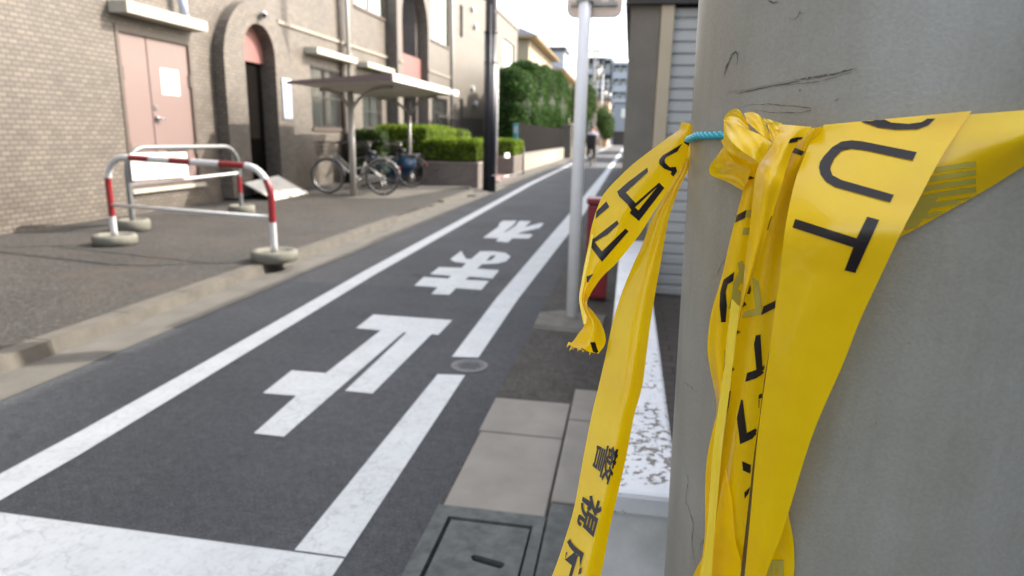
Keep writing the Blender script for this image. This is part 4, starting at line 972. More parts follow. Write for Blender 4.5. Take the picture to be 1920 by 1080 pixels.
# distant utility poles with crossarms and wires
def upole(x, y, h, label, r=.15, grey=M_pole_far):
    e = empty('utility_pole', (x, y, 0), label, 'utility pole', 'utility poles down the lane')
    MB().tube([(x, y, 0), (x, y, h)], [r, r * .7], 12).build('pole', grey, e)
    g = MB()
    for k in range(3): g.box((x - .9, y - .05, h - .5 - k * .7), (x + .9, y + .05, h - .4 - k * .7))
    g.build('crossarms', M_dark, e)
    g = MB(); g.tube([(x + .35, y - .3, h - 2.9), (x + .35, y - .3, h - 2.0)], .22, 12); g.build('transformer', M_grey, e)
    return e
pa = PY(1116, 86, 62); upole(pa.x, 62, pa.z, 'distant utility pole with crossarms before the apartment blocks')
pa = PY(1122, 88, 75); upole(pa.x, 75, pa.z, 'distant utility pole behind the first one', grey=M_pole_far)
pa = PY(1131, 140, 88); upole(pa.x, 88, pa.z, 'pale distant utility pole close to the lane', grey=M_white)
pa = PY(1141, 150, 110); upole(pa.x, 110, pa.z, 'farthest slim utility pole left of the blue grey house')
def wire(a, b, sag, label):
    P = [Vector(a).lerp(Vector(b), k / 16) - Vector((0, 0, sag * 4 * (k / 16) * (1 - k / 16))) for k in range(17)]
    tag(MB().tube(P, .012, 5).build('overhead_wire', M_dark), label, 'wire')
p1 = PY(1116, 95, 62); wire((p1.x + .6, 62, p1.z), (-2.6, 14.2, 8.6), .5, 'overhead wire from the distant pole to the navy pole')
p1 = PY(1175, 70, 60); p2 = PY(1128, 150, 88); wire(p1, p2, .3, 'short overhead wire crossing the sky beside the garage column')

# ------------------------------------------------------------------ cyclist
cyc = G(1107, 311, 0)
cb_ = make_bike('bicycle', (cyc.x, cyc.y, 0), math.radians(92), 'dark bicycle ridden away down the lane', None, M_dark, M_black, basket=True)
k = MB(); k.box((-.22, -.17, .74), (.10, .17, .80), bev=.02); k.box((-.25, -.18, .74), (-.19, .18, 1.28), bev=.03); k.box((-.2, .15, .78), (.05, .19, 1.1), bev=.02); k.box((-.2, -.19, .78), (.05, -.15, 1.1), bev=.02); k.box((-.12, -.19, .38), (.02, -.14, .76)); k.box((-.12, .14, .38), (.02, .19, .76))
k.box((-.30, -.21, .80), (.06, .21, 1.36), bev=.07); o = k.build('child_seat', M_black); o.parent = cb_
def skin(name, V, E_, Rd, m, parent, root=0):
    me = bpy.data.meshes.new(name); me.from_pydata(V, E_, []); o = link(name, me, m)
    sk = o.modifiers.new('skin', 'SKIN'); 
    for i, r_ in enumerate(Rd):
        v = me.skin_vertices[0].data[i]; v.radius = r_ if isinstance(r_, tuple) else (r_, r_); v.use_root = (i == root)
    sk.use_smooth_shade = True
    ss = o.modifiers.new('sub', 'SUBSURF'); ss.levels = 2; ss.render_levels = 2
    o.parent = parent; return o
pe = empty('person', (0, 0, 0), 'cyclist in a pale blue shirt riding away down the lane', 'person')
# local: +X forward, seat at (.28,0,.86)
V = [(.26, 0, .93), (.29, 0, 1.08), (.33, 0, 1.25), (.37, 0, 1.40), (.39, 0, 1.48), (.42, 0, 1.60), (.44, 0, 1.70),
     (.37, .17, 1.38), (.50, .25, 1.18), (.70, .26, 1.01), (.37, -.17, 1.38), (.50, -.25, 1.18), (.70, -.26, 1.01),
     (.30, .09, .90), (.62, .13, .78), (.50, .14, .42), (.58, .14, .38), (.30, -.09, .90), (.66, -.13, .66), (.58, -.14, .22), (.67, -.14, .17),
     (.76, .26, .985), (.76, -.26, .985)]
E_ = [(0, 1), (1, 2), (2, 3), (3, 4), (4, 5), (5, 6), (3, 7), (7, 8), (8, 9), (9, 21), (3, 10), (10, 11), (11, 12), (12, 22), (0, 13), (13, 14), (14, 15), (15, 16), (0, 17), (17, 18), (18, 19), (19, 20)]
Rd = [(.13, .15), (.12, .145), (.125, .16), (.10, .13), .055, .088, .07, .058, .042, .03, .058, .042, .03, .09, .07, .048, .035, .09, .07, .048, .035, .03, .03]
M_skin = mat('skin', (.50, .31, .22), .5)
skin('body', V, E_, Rd, M_skin, pe)
Vs = V[:4] + [V[7], (.45, .225, 1.25), V[10], (.45, -.225, 1.25)]
skin('shirt', Vs, [(0, 1), (1, 2), (2, 3), (3, 4), (4, 5), (3, 6), (6, 7)], [(.15, .17), (.14, .165), (.145, .18), (.115, .15), .078, .07, .078, .07], mat('shirt_blue', (.32, .40, .62), .8), pe)
Vt = [V[0], V[13], V[14], (.51, .14, .46), V[17], V[18], (.585, -.14, .26)]
skin('trousers', Vt, [(0, 1), (1, 2), (2, 3), (0, 4), (4, 5), (5, 6)], [(.15, .165), .11, .085, .062, .11, .085, .062], mat('trousers', (.03, .03, .035), .85), pe)
skin('hair', [(.40, 0, 1.58), (.41, 0, 1.66), (.43, 0, 1.73)], [(0, 1), (1, 2)], [.085, .105, .085], mat('hair', (.06, .025, .018), .6), pe)
for s_ in (-1, 1):
    q = MB(); x, z = (.58, .38) if s_ > 0 else (.67, .17); q.box((x - .1, s_ * .14 - .04, z - .04), (x + .14, s_ * .14 + .04, z + .03), bev=.02); o = q.build('shoe', M_white, None); o.parent = pe
pe.location = cyc; pe.rotation_euler = (0, 0, math.radians(92))
pe.location.z = 0

# ------------------------------------------------------------------ big pole (foreground)
PC = Vector((math.sin(0), 0, 0)); PD, PR = .76, .205
rl = Vector(ray(1272, 540)); az_l = math.atan2(rl.x, rl.y); az_c = az_l + math.asin(PR / PD)
PC = Vector((math.sin(az_c) * PD, math.cos(az_c) * PD, 0))
LEAN = .020
def polehit(x, y, off=0.0):
    t = _ph(x, y, off, 0)
    for _ in range(3):
        t = _ph(x, y, off, LEAN * -(ray(x, y)[2] * t))
    return t
def _ph(x, y, off, sx_):
    r_ = Vector(ray(x, y)); PC = Vector((globals()['PC'].x + sx_, globals()['PC'].y, 0)); a = r_.x ** 2 + r_.y ** 2; b_ = -2 * (r_.x * PC.x + r_.y * PC.y); c = PC.x ** 2 + PC.y ** 2 - (PR + off) ** 2
    dd = b_ * b_ - 4 * a * c
    if dd < 0: return -b_ / (2 * a)
    return (-b_ - math.sqrt(dd)) / (2 * a)
bp = empty('utility_pole', PC, 'huge grey painted pole in the foreground with yellow tape around it', 'utility pole')
g = MB(); seg = 128
rings = []
for zz in np.linspace(-.0, 3.4, 60):
    rr = PR; lx = LEAN * (1.25 - zz)
    rings.append([g.bm.verts.new((PC.x + lx + rr * math.cos(2 * math.pi * k / seg), PC.y + rr * math.sin(2 * math.pi * k / seg), zz)) for k in range(seg)])
for A, B in zip(rings, rings[1:]):
    for k in range(seg): g.bm.faces.new([A[k], A[(k + 1) % seg], B[(k + 1) % seg], B[k]]).smooth = True
g.bm.faces.new(rings[-1])
g.build('shaft', M_bigpole, bp)
g = MB(); g.lathe(PC + Vector((LEAN * 1.25, 0, 0)), [(PR + .05, 0.03), (PR + .05, .06), (PR + .01, .09)], 64); g.build('collar', M_conc, bp)
# scratches
def scratch(pts, w, jit=1.2, seed=1):
    r_ = random.Random(seed); g = MB(); P = []
    for (a, b) in zip(pts, pts[1:]):
        n = max(2, int(math.dist(a, b) / 5))
        for k in range(n): P.append((a[0] + (b[0] - a[0]) * k / n + r_.uniform(-jit, jit), a[1] + (b[1] - a[1]) * k / n + r_.uniform(-jit, jit)))
    P.append(pts[-1]); prev = None; n = len(P)
    for i, p in enumerate(P):
        ww = w * r_.uniform(.25, 1.2) * min(1, 4 * i / n + .15, 4 * (n - 1 - i) / n + .15)
        q = P[min(i + 1, n - 1)]; o = P[max(i - 1, 0)]; dx, dy = q[0] - o[0], q[1] - o[1]; L = math.hypot(dx, dy) or 1
        a = (p[0] - dy / L * ww / 2, p[1] + dx / L * ww / 2); b = (p[0] + dy / L * ww / 2, p[1] - dx / L * ww / 2)
        va, vb = [g.bm.verts.new(D(*c, polehit(*c) - .0012)) for c in (a, b)]
        if prev: g.bm.faces.new([prev[0], va, vb, prev[1]])
        prev = (va, vb)
    return g
M_scr = mat('scratch_dark', (.11, .10, .08), .8, var=.3, scale=300); M_scl = mat('scratch_pale', (.32, .31, .28), .6, var=.2, scale=300)
scratch([(1365, 172), (1400, 168), (1440, 160), (1500, 148), (1560, 138), (1608, 126)], 4.5, .5, 1).build('scratch', M_scl, bp, recalc=False)
scratch([(1375, 177), (1440, 163), (1500, 151)], 1.5, .5, 2).build('scratch', M_scr, bp, recalc=False)
scratch([(1490, 150), (1560, 139), (1600, 129), (1608, 125)], 3.2, .5, 3).build('scratch', M_scr, bp, recalc=False)
scratch([(1470, 160), (1540, 152), (1600, 134)], 1.3, .8, 4).build('scratch', M_scr, bp, recalc=False)
scratch([(1385, 203), (1400, 197), (1440, 195), (1490, 199), (1518, 202), (1520, 207), (1500, 211), (1450, 211), (1410, 206)], 1.3, .5, 5).build('scratch', M_scr, bp, recalc=False)
scratch([(1358, 146), (1362, 125), (1372, 103), (1378, 96), (1384, 108), (1380, 122)], 2.4, 1.8, 6).build('scratch', M_scr, bp, recalc=False)
scratch([(1440, 2), (1450, 6), (1460, 3)], 5, 1.5, 7).build('scratch', M_scr, bp, recalc=False)
scratch([(1478, 30), (1490, 38), (1500, 22), (1508, 25)], 2, 2.5, 8).build('scratch', M_scr, bp, recalc=False)
scratch([(1498, 172), (1502, 167)], 3, .5, 9).build('scratch', M_scr, bp, recalc=False)
scratch([(1564, 190), (1575, 184)], 1.6, .5, 10).build('scratch', M_scr, bp, recalc=False)
for i_, P_ in enumerate([[(1282, 860), (1290, 900), (1286, 940), (1300, 980), (1296, 1020), (1305, 1060)], [(1282, 715), (1294, 724), (1302, 736)], [(1345, 520), (1350, 500), (1362, 480)], [(1695, 643), (1712, 645)], [(1640, 790), (1646, 796)], [(1310, 1040), (1318, 1010), (1322, 1050)]]):
    scratch(P_, 1.0, 1.2, 20 + i_).build('scratch', M_scr, bp, recalc=False)

# ------------------------------------------------------------------ rope
rope = empty('rope', D(1330, 254, .69), 'twisted cyan rope tied between the two knots of tape', 'rope')
def ropepath(u): # u 0..1, pixel path
    P = [(1290, 262), (1308, 254), (1330, 254), (1356, 253), (1372, 255), (1388, 258)]
    t_ = u * (len(P) - 1); i = min(int(t_), len(P) - 2); f = t_ - i
    x = P[i][0] * (1 - f) + P[i + 1][0] * f; y = P[i][1] * (1 - f) + P[i + 1][1] * f
    return D(x, y, polehit(x, y, .0055))
cen = [ropepath(k / 60) for k in range(61)]
for s_ in range(3):
    P = []
    for k, c in enumerate(cen):
        t_ = (cen[min(k + 1, 60)] - cen[max(k - 1, 0)]).normalized(); u_ = t_.cross(Vector((0, 0, 1))).normalized(); w_ = t_.cross(u_)
        a = (c - cen[0]).length / .0125 * 2 * math.pi * .5 + s_ * 2 * math.pi / 3
        P.append(c + (u_ * math.cos(a) + w_ * math.sin(a)) * .0019)
    MB().tube(P, .0019, 8).build('strand', M_rope, rope)

# ------------------------------------------------------------------ tape ribbons
def cr(p0, p1, p2, p3, t):
    return .5 * ((2 * p1) + (-p0 + p2) * t + (2 * p0 - 5 * p1 + 4 * p2 - p3) * t * t + (-p0 + 3 * p1 - 3 * p2 + p3) * t ** 3)
def resample(A, n, axis):
    A = np.moveaxis(A, axis, 0); m = len(A)
    if m == 2: out = np.array([A[0] * (1 - t) + A[1] * t for t in np.linspace(0, 1, n)])
    else:
        out = []
        for t in np.linspace(0, m - 1, n):
            i = min(int(t), m - 2); f = t - i
            p = [A[max(i - 1, 0)], A[i], A[i + 1], A[min(i + 2, m - 1)]]
            if i == 0: p[0] = 2 * A[0] - A[1]
            if i + 2 > m - 1: p[3] = 2 * A[m - 1] - A[m - 2]
            out.append(cr(*p, f))
        out = np.array(out)
    return np.moveaxis(out, 0, axis)
def ribbon(name, rows, parent, m=M_tape, nl=90, nw=14, wr=.0015, seed=0, sharp=False, freq=1.0):
    """rows: list of rows, each a list of (x, y, distance); grid of equal length"""
    A = np.array(rows, float); A = resample(A, nw, 1); A = resample(A, nl, 0)
    r_ = random.Random(seed); ph = [r_.uniform(0, 6.28) for _ in range(6)]
    bm = bmesh.new(); V = []
    for i in range(nl):
        row = []
        for j in range(nw):
            x, y, d = A[i, j]; u, v = i / (nl - 1), j / (nw - 1)
            w = math.sin(v * 5.5 + u * 7 * freq + ph[0]) * .5 + math.sin(v * 11 - u * 13 * freq + ph[1]) * .3 + math.sin(v * 2 + u * 31 * freq + ph[2]) * .18 * math.sin(v * 6 + ph[3])
            row.append(bm.verts.new(D(x, y, d + wr * w)))
        V.append(row)
    for i in range(nl - 1):
        for j in range(nw - 1):
            f = bm.faces.new([V[i][j], V[i + 1][j], V[i + 1][j + 1], V[i][j + 1]]); f.smooth = not sharp
    me = bpy.data.meshes.new(name); bvh = BVHTree.FromBMesh(bm); bm.to_mesh(me); bm.free()
    return link(name, me, m, parent), bvh
def ink(parts, polys, m=M_tapeink, name='letter', off=.0009, cell=4.0):
    for p in polys: _ink(parts, [p], m, name, off, cell)
def _ink(parts, polys, m, name, off, cell):
    """polys in picture coordinates, laid on the film surface of parts=(object,bvh)"""
    ob, bvh = parts; bm = bmesh.new()
    for poly in polys:
        holes = []
        if isinstance(poly, dict): holes = poly['h']; poly = poly['o']
        loops = [poly] + holes
        dl = []
        for l in loops:
            o = []
            for a, b in zip(l, l[1:] + l[:1]):
                n = max(1, int(math.dist(a, b) / cell)); o += [(a[0] + (b[0] - a[0]) * k / n, a[1] + (b[1] - a[1]) * k / n) for k in range(n)]
            dl.append(o)
        tris = tessellate_polygon([[Vector((*p, 0)) for p in l] for l in dl]); flat = [p for l in dl for p in l]
        b2 = bmesh.new(); vv = [b2.verts.new((*p, 0)) for p in flat]
        for t_ in tris:
            try: b2.faces.new([vv[i] for i in t_])
            except ValueError: pass
        for _ in range(2):
            es = [e for e in b2.edges if e.calc_length() > cell * 1.5]
            if es: bmesh.ops.subdivide_edges(b2, edges=es, cuts=1); bmesh.ops.triangulate(b2, faces=b2.faces[:])
        mp = {}
        for v in b2.verts:
            d = Vector(ray(v.co.x, v.co.y)).normalized(); h_ = bvh.ray_cast(EYE, d)
            if h_[0] is not None: mp[v] = bm.verts.new(h_[0] - d * off)
        for f in b2.faces:
            if all(v in mp for v in f.verts):
                try: bm.faces.new([mp[v] for v in f.verts]).smooth = True
                except ValueError: pass
        b2.free()
    me = bpy.data.meshes.new(name); bm.to_mesh(me); bm.free(); return link(name, me, m, ob)
def tr(l, ox, oy, s): return [(ox + x / s, oy + y / s) for x, y in l]
def rows3(L, M, R, dl, dm, dr):
    n = len(L); f = lambda a, i: a[0] + (a[1] - a[0]) * i / (n - 1) if isinstance(a, tuple) else a[i]
    return [[(*L[i], f(dl, i)), (*M[i], f(dm, i)), (*R[i], f(dr, i))] for i in range(n)]

# left tape: knot end, torn tail, long tail
lt = empty('warning_tape', D(1295, 250, .69), 'yellow warning tape knotted left of the cyan rope, its long and torn tails hanging free', 'warning tape')
L = [(1277, 229), (1273, 243), (1255, 256), (1236, 270), (1190, 305), (1162, 331), (1134, 361), (1121, 387), (1109, 426), (1103, 460), (1094, 504), (1087, 555), (1090, 583), (1095, 609), (1085, 625), (1075, 639), (1066, 646)]
Mm = [(1291, 231), (1288, 247), (1275, 264), (1262, 284), (1232, 320), (1205, 350), (1180, 380), (1160, 406), (1150, 438), (1128, 476), (1109, 512), (1094, 558), (1101, 582), (1112, 607), (1108, 628), (1103, 646), (1090, 656)]
Rr = [(1306, 238), (1303, 256), (1293, 275), (1285, 298), (1268, 332), (1246, 367), (1223, 402), (1207, 428), (1192, 449), (1158, 491), (1125, 524), (1101, 566), (1113, 585), (1127, 606), (1135, 629), (1134, 646), (1122, 663)]
dl = [.69, .688, .684, .68, .672, .664, .656, .652, .648, .645, .642, .640, .637, .634, .632, .63, .63]
t1 = ribbon('torn_tail', rows3(L, Mm, Rr, dl, [d - .011 for d in dl], [d - .003 for d in dl]), lt, m=M_tapeL, nl=140, nw=18, wr=.0012, seed=3)
Z2 = lambda l: tr(l, 1060, 220, 5.4); Z3 = lambda l: tr(l, 1060, 400, 3.86)
ink(t1, [Z2([(1240, 190), (1280, 205), (1250, 290), (1200, 255)]),
         Z2([(1190, 262), (1165, 295), (1135, 345), (1020, 405), (1005, 430), (1010, 460), (1060, 505), (1120, 500), (1133, 545), (1095, 600), (1065, 575), (1075, 550), (1000, 520), (950, 470), (950, 430), (985, 385), (1080, 330)]),
         {'o': Z2([(830, 508), (838, 550), (612, 760), (712, 868), (950, 660), (1003, 715), (745, 1050), (650, 968), (668, 940), (630, 880), (545, 800), (525, 750), (640, 650)]), 'h': [Z2([(706, 912), (930, 704), (740, 942)])]},
         Z2([(415, 850), (445, 905), (305, 1025), (315, 950)]),
         Z3([(375, 50), (388, 75), (310, 150), (212, 208), (265, 275), (435, 110), (458, 130), (265, 352), (182, 240), (187, 178), (205, 183)]),
         Z3([(154, 457), (203, 437), (165, 497), (154, 501)]), Z3([(180, 933), (215, 932), (240, 1005), (205, 1018)]), Z3([(112, 980), (120, 975), (180, 1008), (165, 1010)])])
# pale back of the film turned over along the left edge
tb = ribbon('turned_edge', [[(1108, 440, .641), (1112, 440, .641)], [(1101, 475, .638), (1107, 476, .638)], [(1092, 520, .635), (1100, 520, .635)], [(1086, 556, .633), (1099, 556, .633)], [(1089, 582, .630), (1101, 580, .630)], [(1094, 608, .627), (1099, 607, .627)]], lt, m=M_tapep, nl=40, nw=6, wr=.0004)
# torn fringe
g = MB(); r_ = random.Random(5)
for k in range(9):
    x = 1066 + k * 5.5; y = 645 + k * 1.7 + (4 if k % 2 else 0)
    a, b, c = D(x, y - 4, .63), D(x + 5, y - 2, .63), D(x - r_.uniform(1, 6) + k * .6, y + r_.uniform(3, 8), .628); g.bm.faces.new([g.bm.verts.new(q) for q in (a, c, b)])
g.build('torn_fringe', M_tape, lt, recalc=False)
L = [(1281, 285), (1272, 320), (1250, 360), (1222, 412), (1205, 457), (1190, 490), (1171, 535), (1156, 579), (1145, 620), (1136, 665), (1121, 730), (1109, 780), (1093, 862), (1078, 944), (1062, 1002), (1035, 1080), (985, 1200)]
Rr = [(1297, 285), (1291, 318), (1275, 350), (1256, 402), (1248, 440), (1241, 480), (1233, 525), (1226, 565), (1219, 610), (1212, 665), (1204, 725), (1189, 780), (1173, 862), (1154, 944), (1141, 1002), (1126, 1080), (1090, 1200)]
Mm = [((a[0] + b[0]) / 2, (a[1] + b[1]) / 2) for a, b in zip(L, Rr)]
M2 = [((a[0] * .72 + b[0] * .28), (a[1] + b[1]) / 2) for a, b in zip(L, Rr)]
n = len(L); dd = [.70 - .10 * i / (n - 1) for i in range(n)]
rows = [[(*L[i], dd[i]), (*M2[i], dd[i] - .003), (*Mm[i], dd[i] - .0045), ((Mm[i][0] + Rr[i][0]) / 2, (Mm[i][1] + Rr[i][1]) / 2, dd[i] - .007), (*Rr[i], dd[i] + .002)] for i in range(n)]
t2 = ribbon('long_tail', rows, lt, m=M_tapeL, nl=160, nw=22, wr=.0008, seed=9, freq=.8)
# characters from the built-in font laid on the long tail
def textink(parts, ch, quad, bold=.034, name='letter', m=M_tapeink):
    cu = bpy.data.curves.new('t', 'FONT'); cu.body = ch; cu.offset = bold; cu.resolution_u = 4
    o = bpy.data.objects.new('t', cu); COL.objects.link(o); bpy.context.view_layer.update()
    me = o.evaluated_get(bpy.context.evaluated_depsgraph_get()).to_mesh()
    V = np.array([v.co[:2] for v in me.vertices]); F = [tuple(p.vertices) for p in me.polygons]
    lo, hi = V.min(0), V.max(0); bl, br_, tl, trr = [np.array(q) for q in quad]
    ob, bvh = parts; bm = bmesh.new(); mp = []
    for p in V:
        u, v = (p - lo) / (hi - lo); q = bl * (1 - u) * (1 - v) + br_ * u * (1 - v) + tl * (1 - u) * v + trr * u * v
        d = Vector(ray(*q)).normalized(); h_ = bvh.ray_cast(EYE, d); mp.append(bm.verts.new(h_[0] - d * .0022) if h_[0] is not None else None)
    for f in F:
        if all(mp[i] is not None for i in f):
            try: bm.faces.new([mp[i] for i in f])
            except ValueError: pass
    o.to_mesh_clear(); bpy.data.objects.remove(o); bpy.data.curves.remove(cu)
    me = bpy.data.meshes.new(name); bm.to_mesh(me); bm.free(); return link(name, me, m, ob)
Z = lambda p: (1060 + p[0] / 3.855, 800 + p[1] / 3.855)
textink(t2, '警', [Z((238, 97)), Z((188, 318)), Z((395, 160)), Z((320, 440))], bold=.014)
textink(t2, '視', [Z((135, 462)), Z((78, 695)), Z((278, 545)), Z((205, 825))], bold=.026)
textink(t2, '庁', [Z((22, 800)), Z((-60, 1060)), Z((160, 900)), Z((80, 1190))])
# loop of film round the knot
ribbon('knot', [[(1283, 262, .70), (1290, 300, .69)], [(1295, 250, .688), (1298, 290, .682)], [(1305, 246, .68), (1306, 268, .676)], [(1312, 242, .69), (1313, 256, .688)]], lt, nl=20, nw=8, wr=.001, seed=2)
ribbon('knot_fold', [[(1296, 233, .688), (1282, 290, .680)], [(1303, 238, .683), (1290, 296, .675)], [(1308, 246, .68), (1292, 306, .675)]], lt, nl=16, nw=10, wr=.002, seed=4)

# right tape
rt = empty('warning_tape', D(1400, 250, .62), 'broad yellow warning tape lettered OUT bunched in a knot on the big pole', 'warning tape')
def pd(x, y, off): return polehit(x, y, off)
def cv(rows, off): return [[(p[0], p[1], pd(p[0], p[1], off)) for p in r] for r in rows]
# strip running on round the pole to the right
rows = []
for (xt, yt, xb, yb) in [(1590, 232, 1570, 470), (1640, 228, 1640, 462), (1700, 222, 1700, 438), (1770, 218, 1770, 400), (1850, 212, 1850, 355), (1940, 205, 1940, 300), (2040, 198, 2040, 250)]:
    rows.append([(xt, yt, pd(xt, yt, .012)), ((xt + xb) / 2, (yt + yb) / 2, pd((xt + xb) / 2, (yt + yb) / 2, .020)), (xb, yb, pd(xb, yb, .006))])
rb1 = ribbon('wrap_around', rows, rt, nl=60, nw=14, wr=.001, seed=11)
stripes = [[(1694, y + (1694 - 1694) * 0), (1775, y - 14), (1830, y - 22), (1830, y - 12), (1775, y - 4), (1694, y + 9)] for y in (324, 340, 356, 372, 390, 408)]
ink(rb1, stripes + [[(1705, 385), (1730, 368), (1760, 370), (1720, 425), (1695, 432)]], M_tapeolive, 'reverse_print')
# long middle tail (behind)
L = [(1508, 243), (1492, 262), (1474, 292), (1450, 330), (1430, 400), (1404, 500), (1384, 580), (1370, 640), (1358, 720), (1345, 790), (1336, 850), (1328, 930), (1322, 1000), (1312, 1080), (1300, 1190)]
Rr = [(1548, 236), (1535, 262), (1520, 300), (1500, 340), (1482, 400), (1466, 500), (1455, 580), (1445, 640), (1432, 720), (1423, 790), (1414, 850), (1405, 930), (1397, 1000), (1388, 1080), (1372, 1190)]
n = len(L); rows = []
for i in range(n):
    m_ = ((L[i][0] + Rr[i][0]) / 2, (L[i][1] + Rr[i][1]) / 2)
    d1, d2, d3 = pd(*L[i], .01), pd(*m_, .022), pd(*Rr[i], .012 if i < 5 else .016); rows.append([(*L[i], d1), (*m_, d2), (*Rr[i], d3)])
t3 = ribbon('middle_tail', rows, rt, nl=130, nw=16, wr=.0012, seed=13)
Z1 = lambda l: tr(l, 1300, 180, 6.75); Z4 = lambda l: tr(l, 1310, 340, 3.857); Z5 = lambda l: tr(l, 1290, 600, 4.154); Z6 = lambda l: tr(l, 1290, 820, 4.154)
ink(t3, [Z1([(1285, 655), (1410, 705), (1370, 755), (1250, 715)]), Z1([(1340, 345), (1640, 355), (1560, 370), (1500, 412)]),
         Z4([(345, 740), (375, 755), (378, 790), (368, 815), (330, 815)]), Z4([(320, 860), (347, 890), (300, 925)]), Z4([(468, 905), (556, 862), (554, 915), (452, 968)]),
         Z4([(400, 640), (412, 632), (405, 650)]),
         Z5([(528, 120), (565, 112), (580, 365), (618, 332), (610, 390), (575, 425), (530, 455), (445, 482), (460, 412), (533, 388), (513, 190)]),
         Z5([(370, 75), (408, 92), (370, 120)]), Z5([(340, 360), (362, 385), (335, 405)]), Z5([(318, 553), (333, 553), (315, 680), (285, 790), (285, 700)]),
         Z5([(412, 620), (425, 622), (458, 880), (545, 835), (550, 585), (577, 570), (565, 760), (548, 870), (500, 925), (405, 968), (380, 765)]),
         Z6([(420, 185), (510, 225), (503, 292), (428, 258)]), Z6([(485, 385), (470, 440), (440, 480), (438, 430)])])
ink(t3, [Z4([(385, 690), (430, 720), (460, 900), (450, 960), (310, 990), (330, 940), (410, 920)]), Z6([(290, 665), (355, 705), (318, 780), (365, 830), (370, 880), (290, 825), (232, 745)])], M_tapeolive, 'reverse_print')
# lower folded layer on the middle tail
t3b = ribbon('folded_layer', cv([[(1361, 876, .56), (1362, 878, .56)], [(1348, 940, .553), (1373, 940, .555)], [(1338, 1010, .55), (1379, 1012, .553)], [(1332, 1050, .548), (1390, 1066, .55)], [(1322, 1120, .548), (1372, 1130, .55)]], 0.026), rt, m=M_tape, nl=40, nw=8, wr=.001, seed=14)
# small loop hanging behind the broad tail
rows = [[(1452, 900, pd(1452, 900, .006)), (1468, 900, pd(1468, 900, .005))]]
for (a, b, y) in [(1440, 1478, 962), (1432, 1486, 1003), (1426, 1489, 1037), (1420, 1488, 1080), (1410, 1474, 1160)]: rows.append([(a, y, pd(a, y, .008)), (b, y, pd(b, y, .004))])
t5 = ribbon('hanging_loop', rows, rt, nl=40, nw=10, wr=.001, seed=15)
ink(t5, [Z6([(650, 955), (745, 955), (745, 1120), (700, 1120), (690, 1005), (680, 1120), (640, 1120), (655, 1000), (625, 1120), (590, 1120)])], M_tapeolive, 'reverse_print')
# left long tail of the bunch
L = [(1396, 330), (1392, 361), (1380, 407), (1367, 457), (1354, 516), (1335, 581), (1328, 624), (1327, 660), (1333, 701), (1343, 754), (1340, 817), (1334, 860), (1330, 904), (1326, 964), (1321, 1025), (1312, 1080), (1298, 1190)]
Rr = [(1440, 330), (1432, 361), (1422, 407), (1414, 457), (1404, 516), (1392, 581), (1382, 624), (1376, 660), (1371, 701), (1364, 754), (1356, 817), (1351, 860), (1347, 904), (1342, 964), (1337, 1025), (1334, 1080), (1322, 1190)]
rows = []
for i in range(len(L)):
    a, b = L[i], Rr[i]; base = pd((a[0] + b[0]) / 2, a[1], .0)
    m1 = (a[0] * .6 + b[0] * .4, (a[1] + b[1]) / 2); rows.append([(*a, base - .018), (*m1, base - .034), (*b, base - .03)])
t4 = ribbon('left_tail', rows, rt, nl=140, nw=16, wr=.0014, seed=17)
ink(t4, [Z4([(345, 205), (335, 265), (262, 300), (275, 245)]), Z1([(670, 990), (800, 945), (780, 1040), (655, 1075)]),
         Z4([(258, 655), (250, 720), (210, 745), (195, 800), (205, 900), (195, 1018), (162, 1020), (150, 900), (155, 800), (180, 710)]), Z5([(258, 0), (295, 0), (290, 15), (258, 18)])])
ink(t4, [Z4([(348, 210), (392, 205), (388, 262), (345, 262)]), Z4([(325, 335), (372, 332), (368, 385), (315, 385)]),
         Z4([(282, 590), (318, 570), (335, 620), (325, 740), (300, 740), (285, 780), (310, 800), (300, 880), (265, 930), (255, 910), (215, 925), (240, 830), (250, 740), (290, 650)]),
         Z5([(285, 235), (310, 240), (290, 400), (275, 395), (285, 320)]), Z5([(238, 610), (258, 610), (240, 770), (250, 800), (250, 850), (222, 850), (215, 985), (203, 985), (215, 800)])], M_tapeolive, 'reverse_print')
t4b = ribbon('pale_edge', cv([[(1372, 560, .545), (1386, 575, .545)], [(1362, 640, .543), (1380, 636, .543)], [(1358, 690, .54), (1373, 690, .54)], [(1350, 740, .54), (1367, 740, .54)], [(1342, 800, .54), (1359, 800, .54)], [(1335, 860, .54), (1352, 860, .54)], [(1330, 930, .54), (1346, 930, .54)], [(1323, 1020, .538), (1338, 1020, .538)], [(1312, 1080, .538), (1334, 1080, .538)], [(1296, 1190, .538), (1320, 1190, .538)]], 0.044), rt, m=M_tapep, nl=60, nw=6, wr=.0016, seed=18)
rows = [[(1345, 770, .565), (1360, 770, .56)], [(1327, 850, .565), (1350, 850, .56)], [(1322, 916, .565), (1345, 916, .56)], [(1322, 985, .565), (1340, 985, .56)], [(1318, 1040, .565), (1335, 1040, .56)], [(1298, 1085, .565), (1325, 1085, .56)], [(1270, 1190, .565), (1310, 1190, .56)]]
ribbon('bulge', cv(rows, .016), rt, nl=40, nw=6, wr=.0006, seed=19)
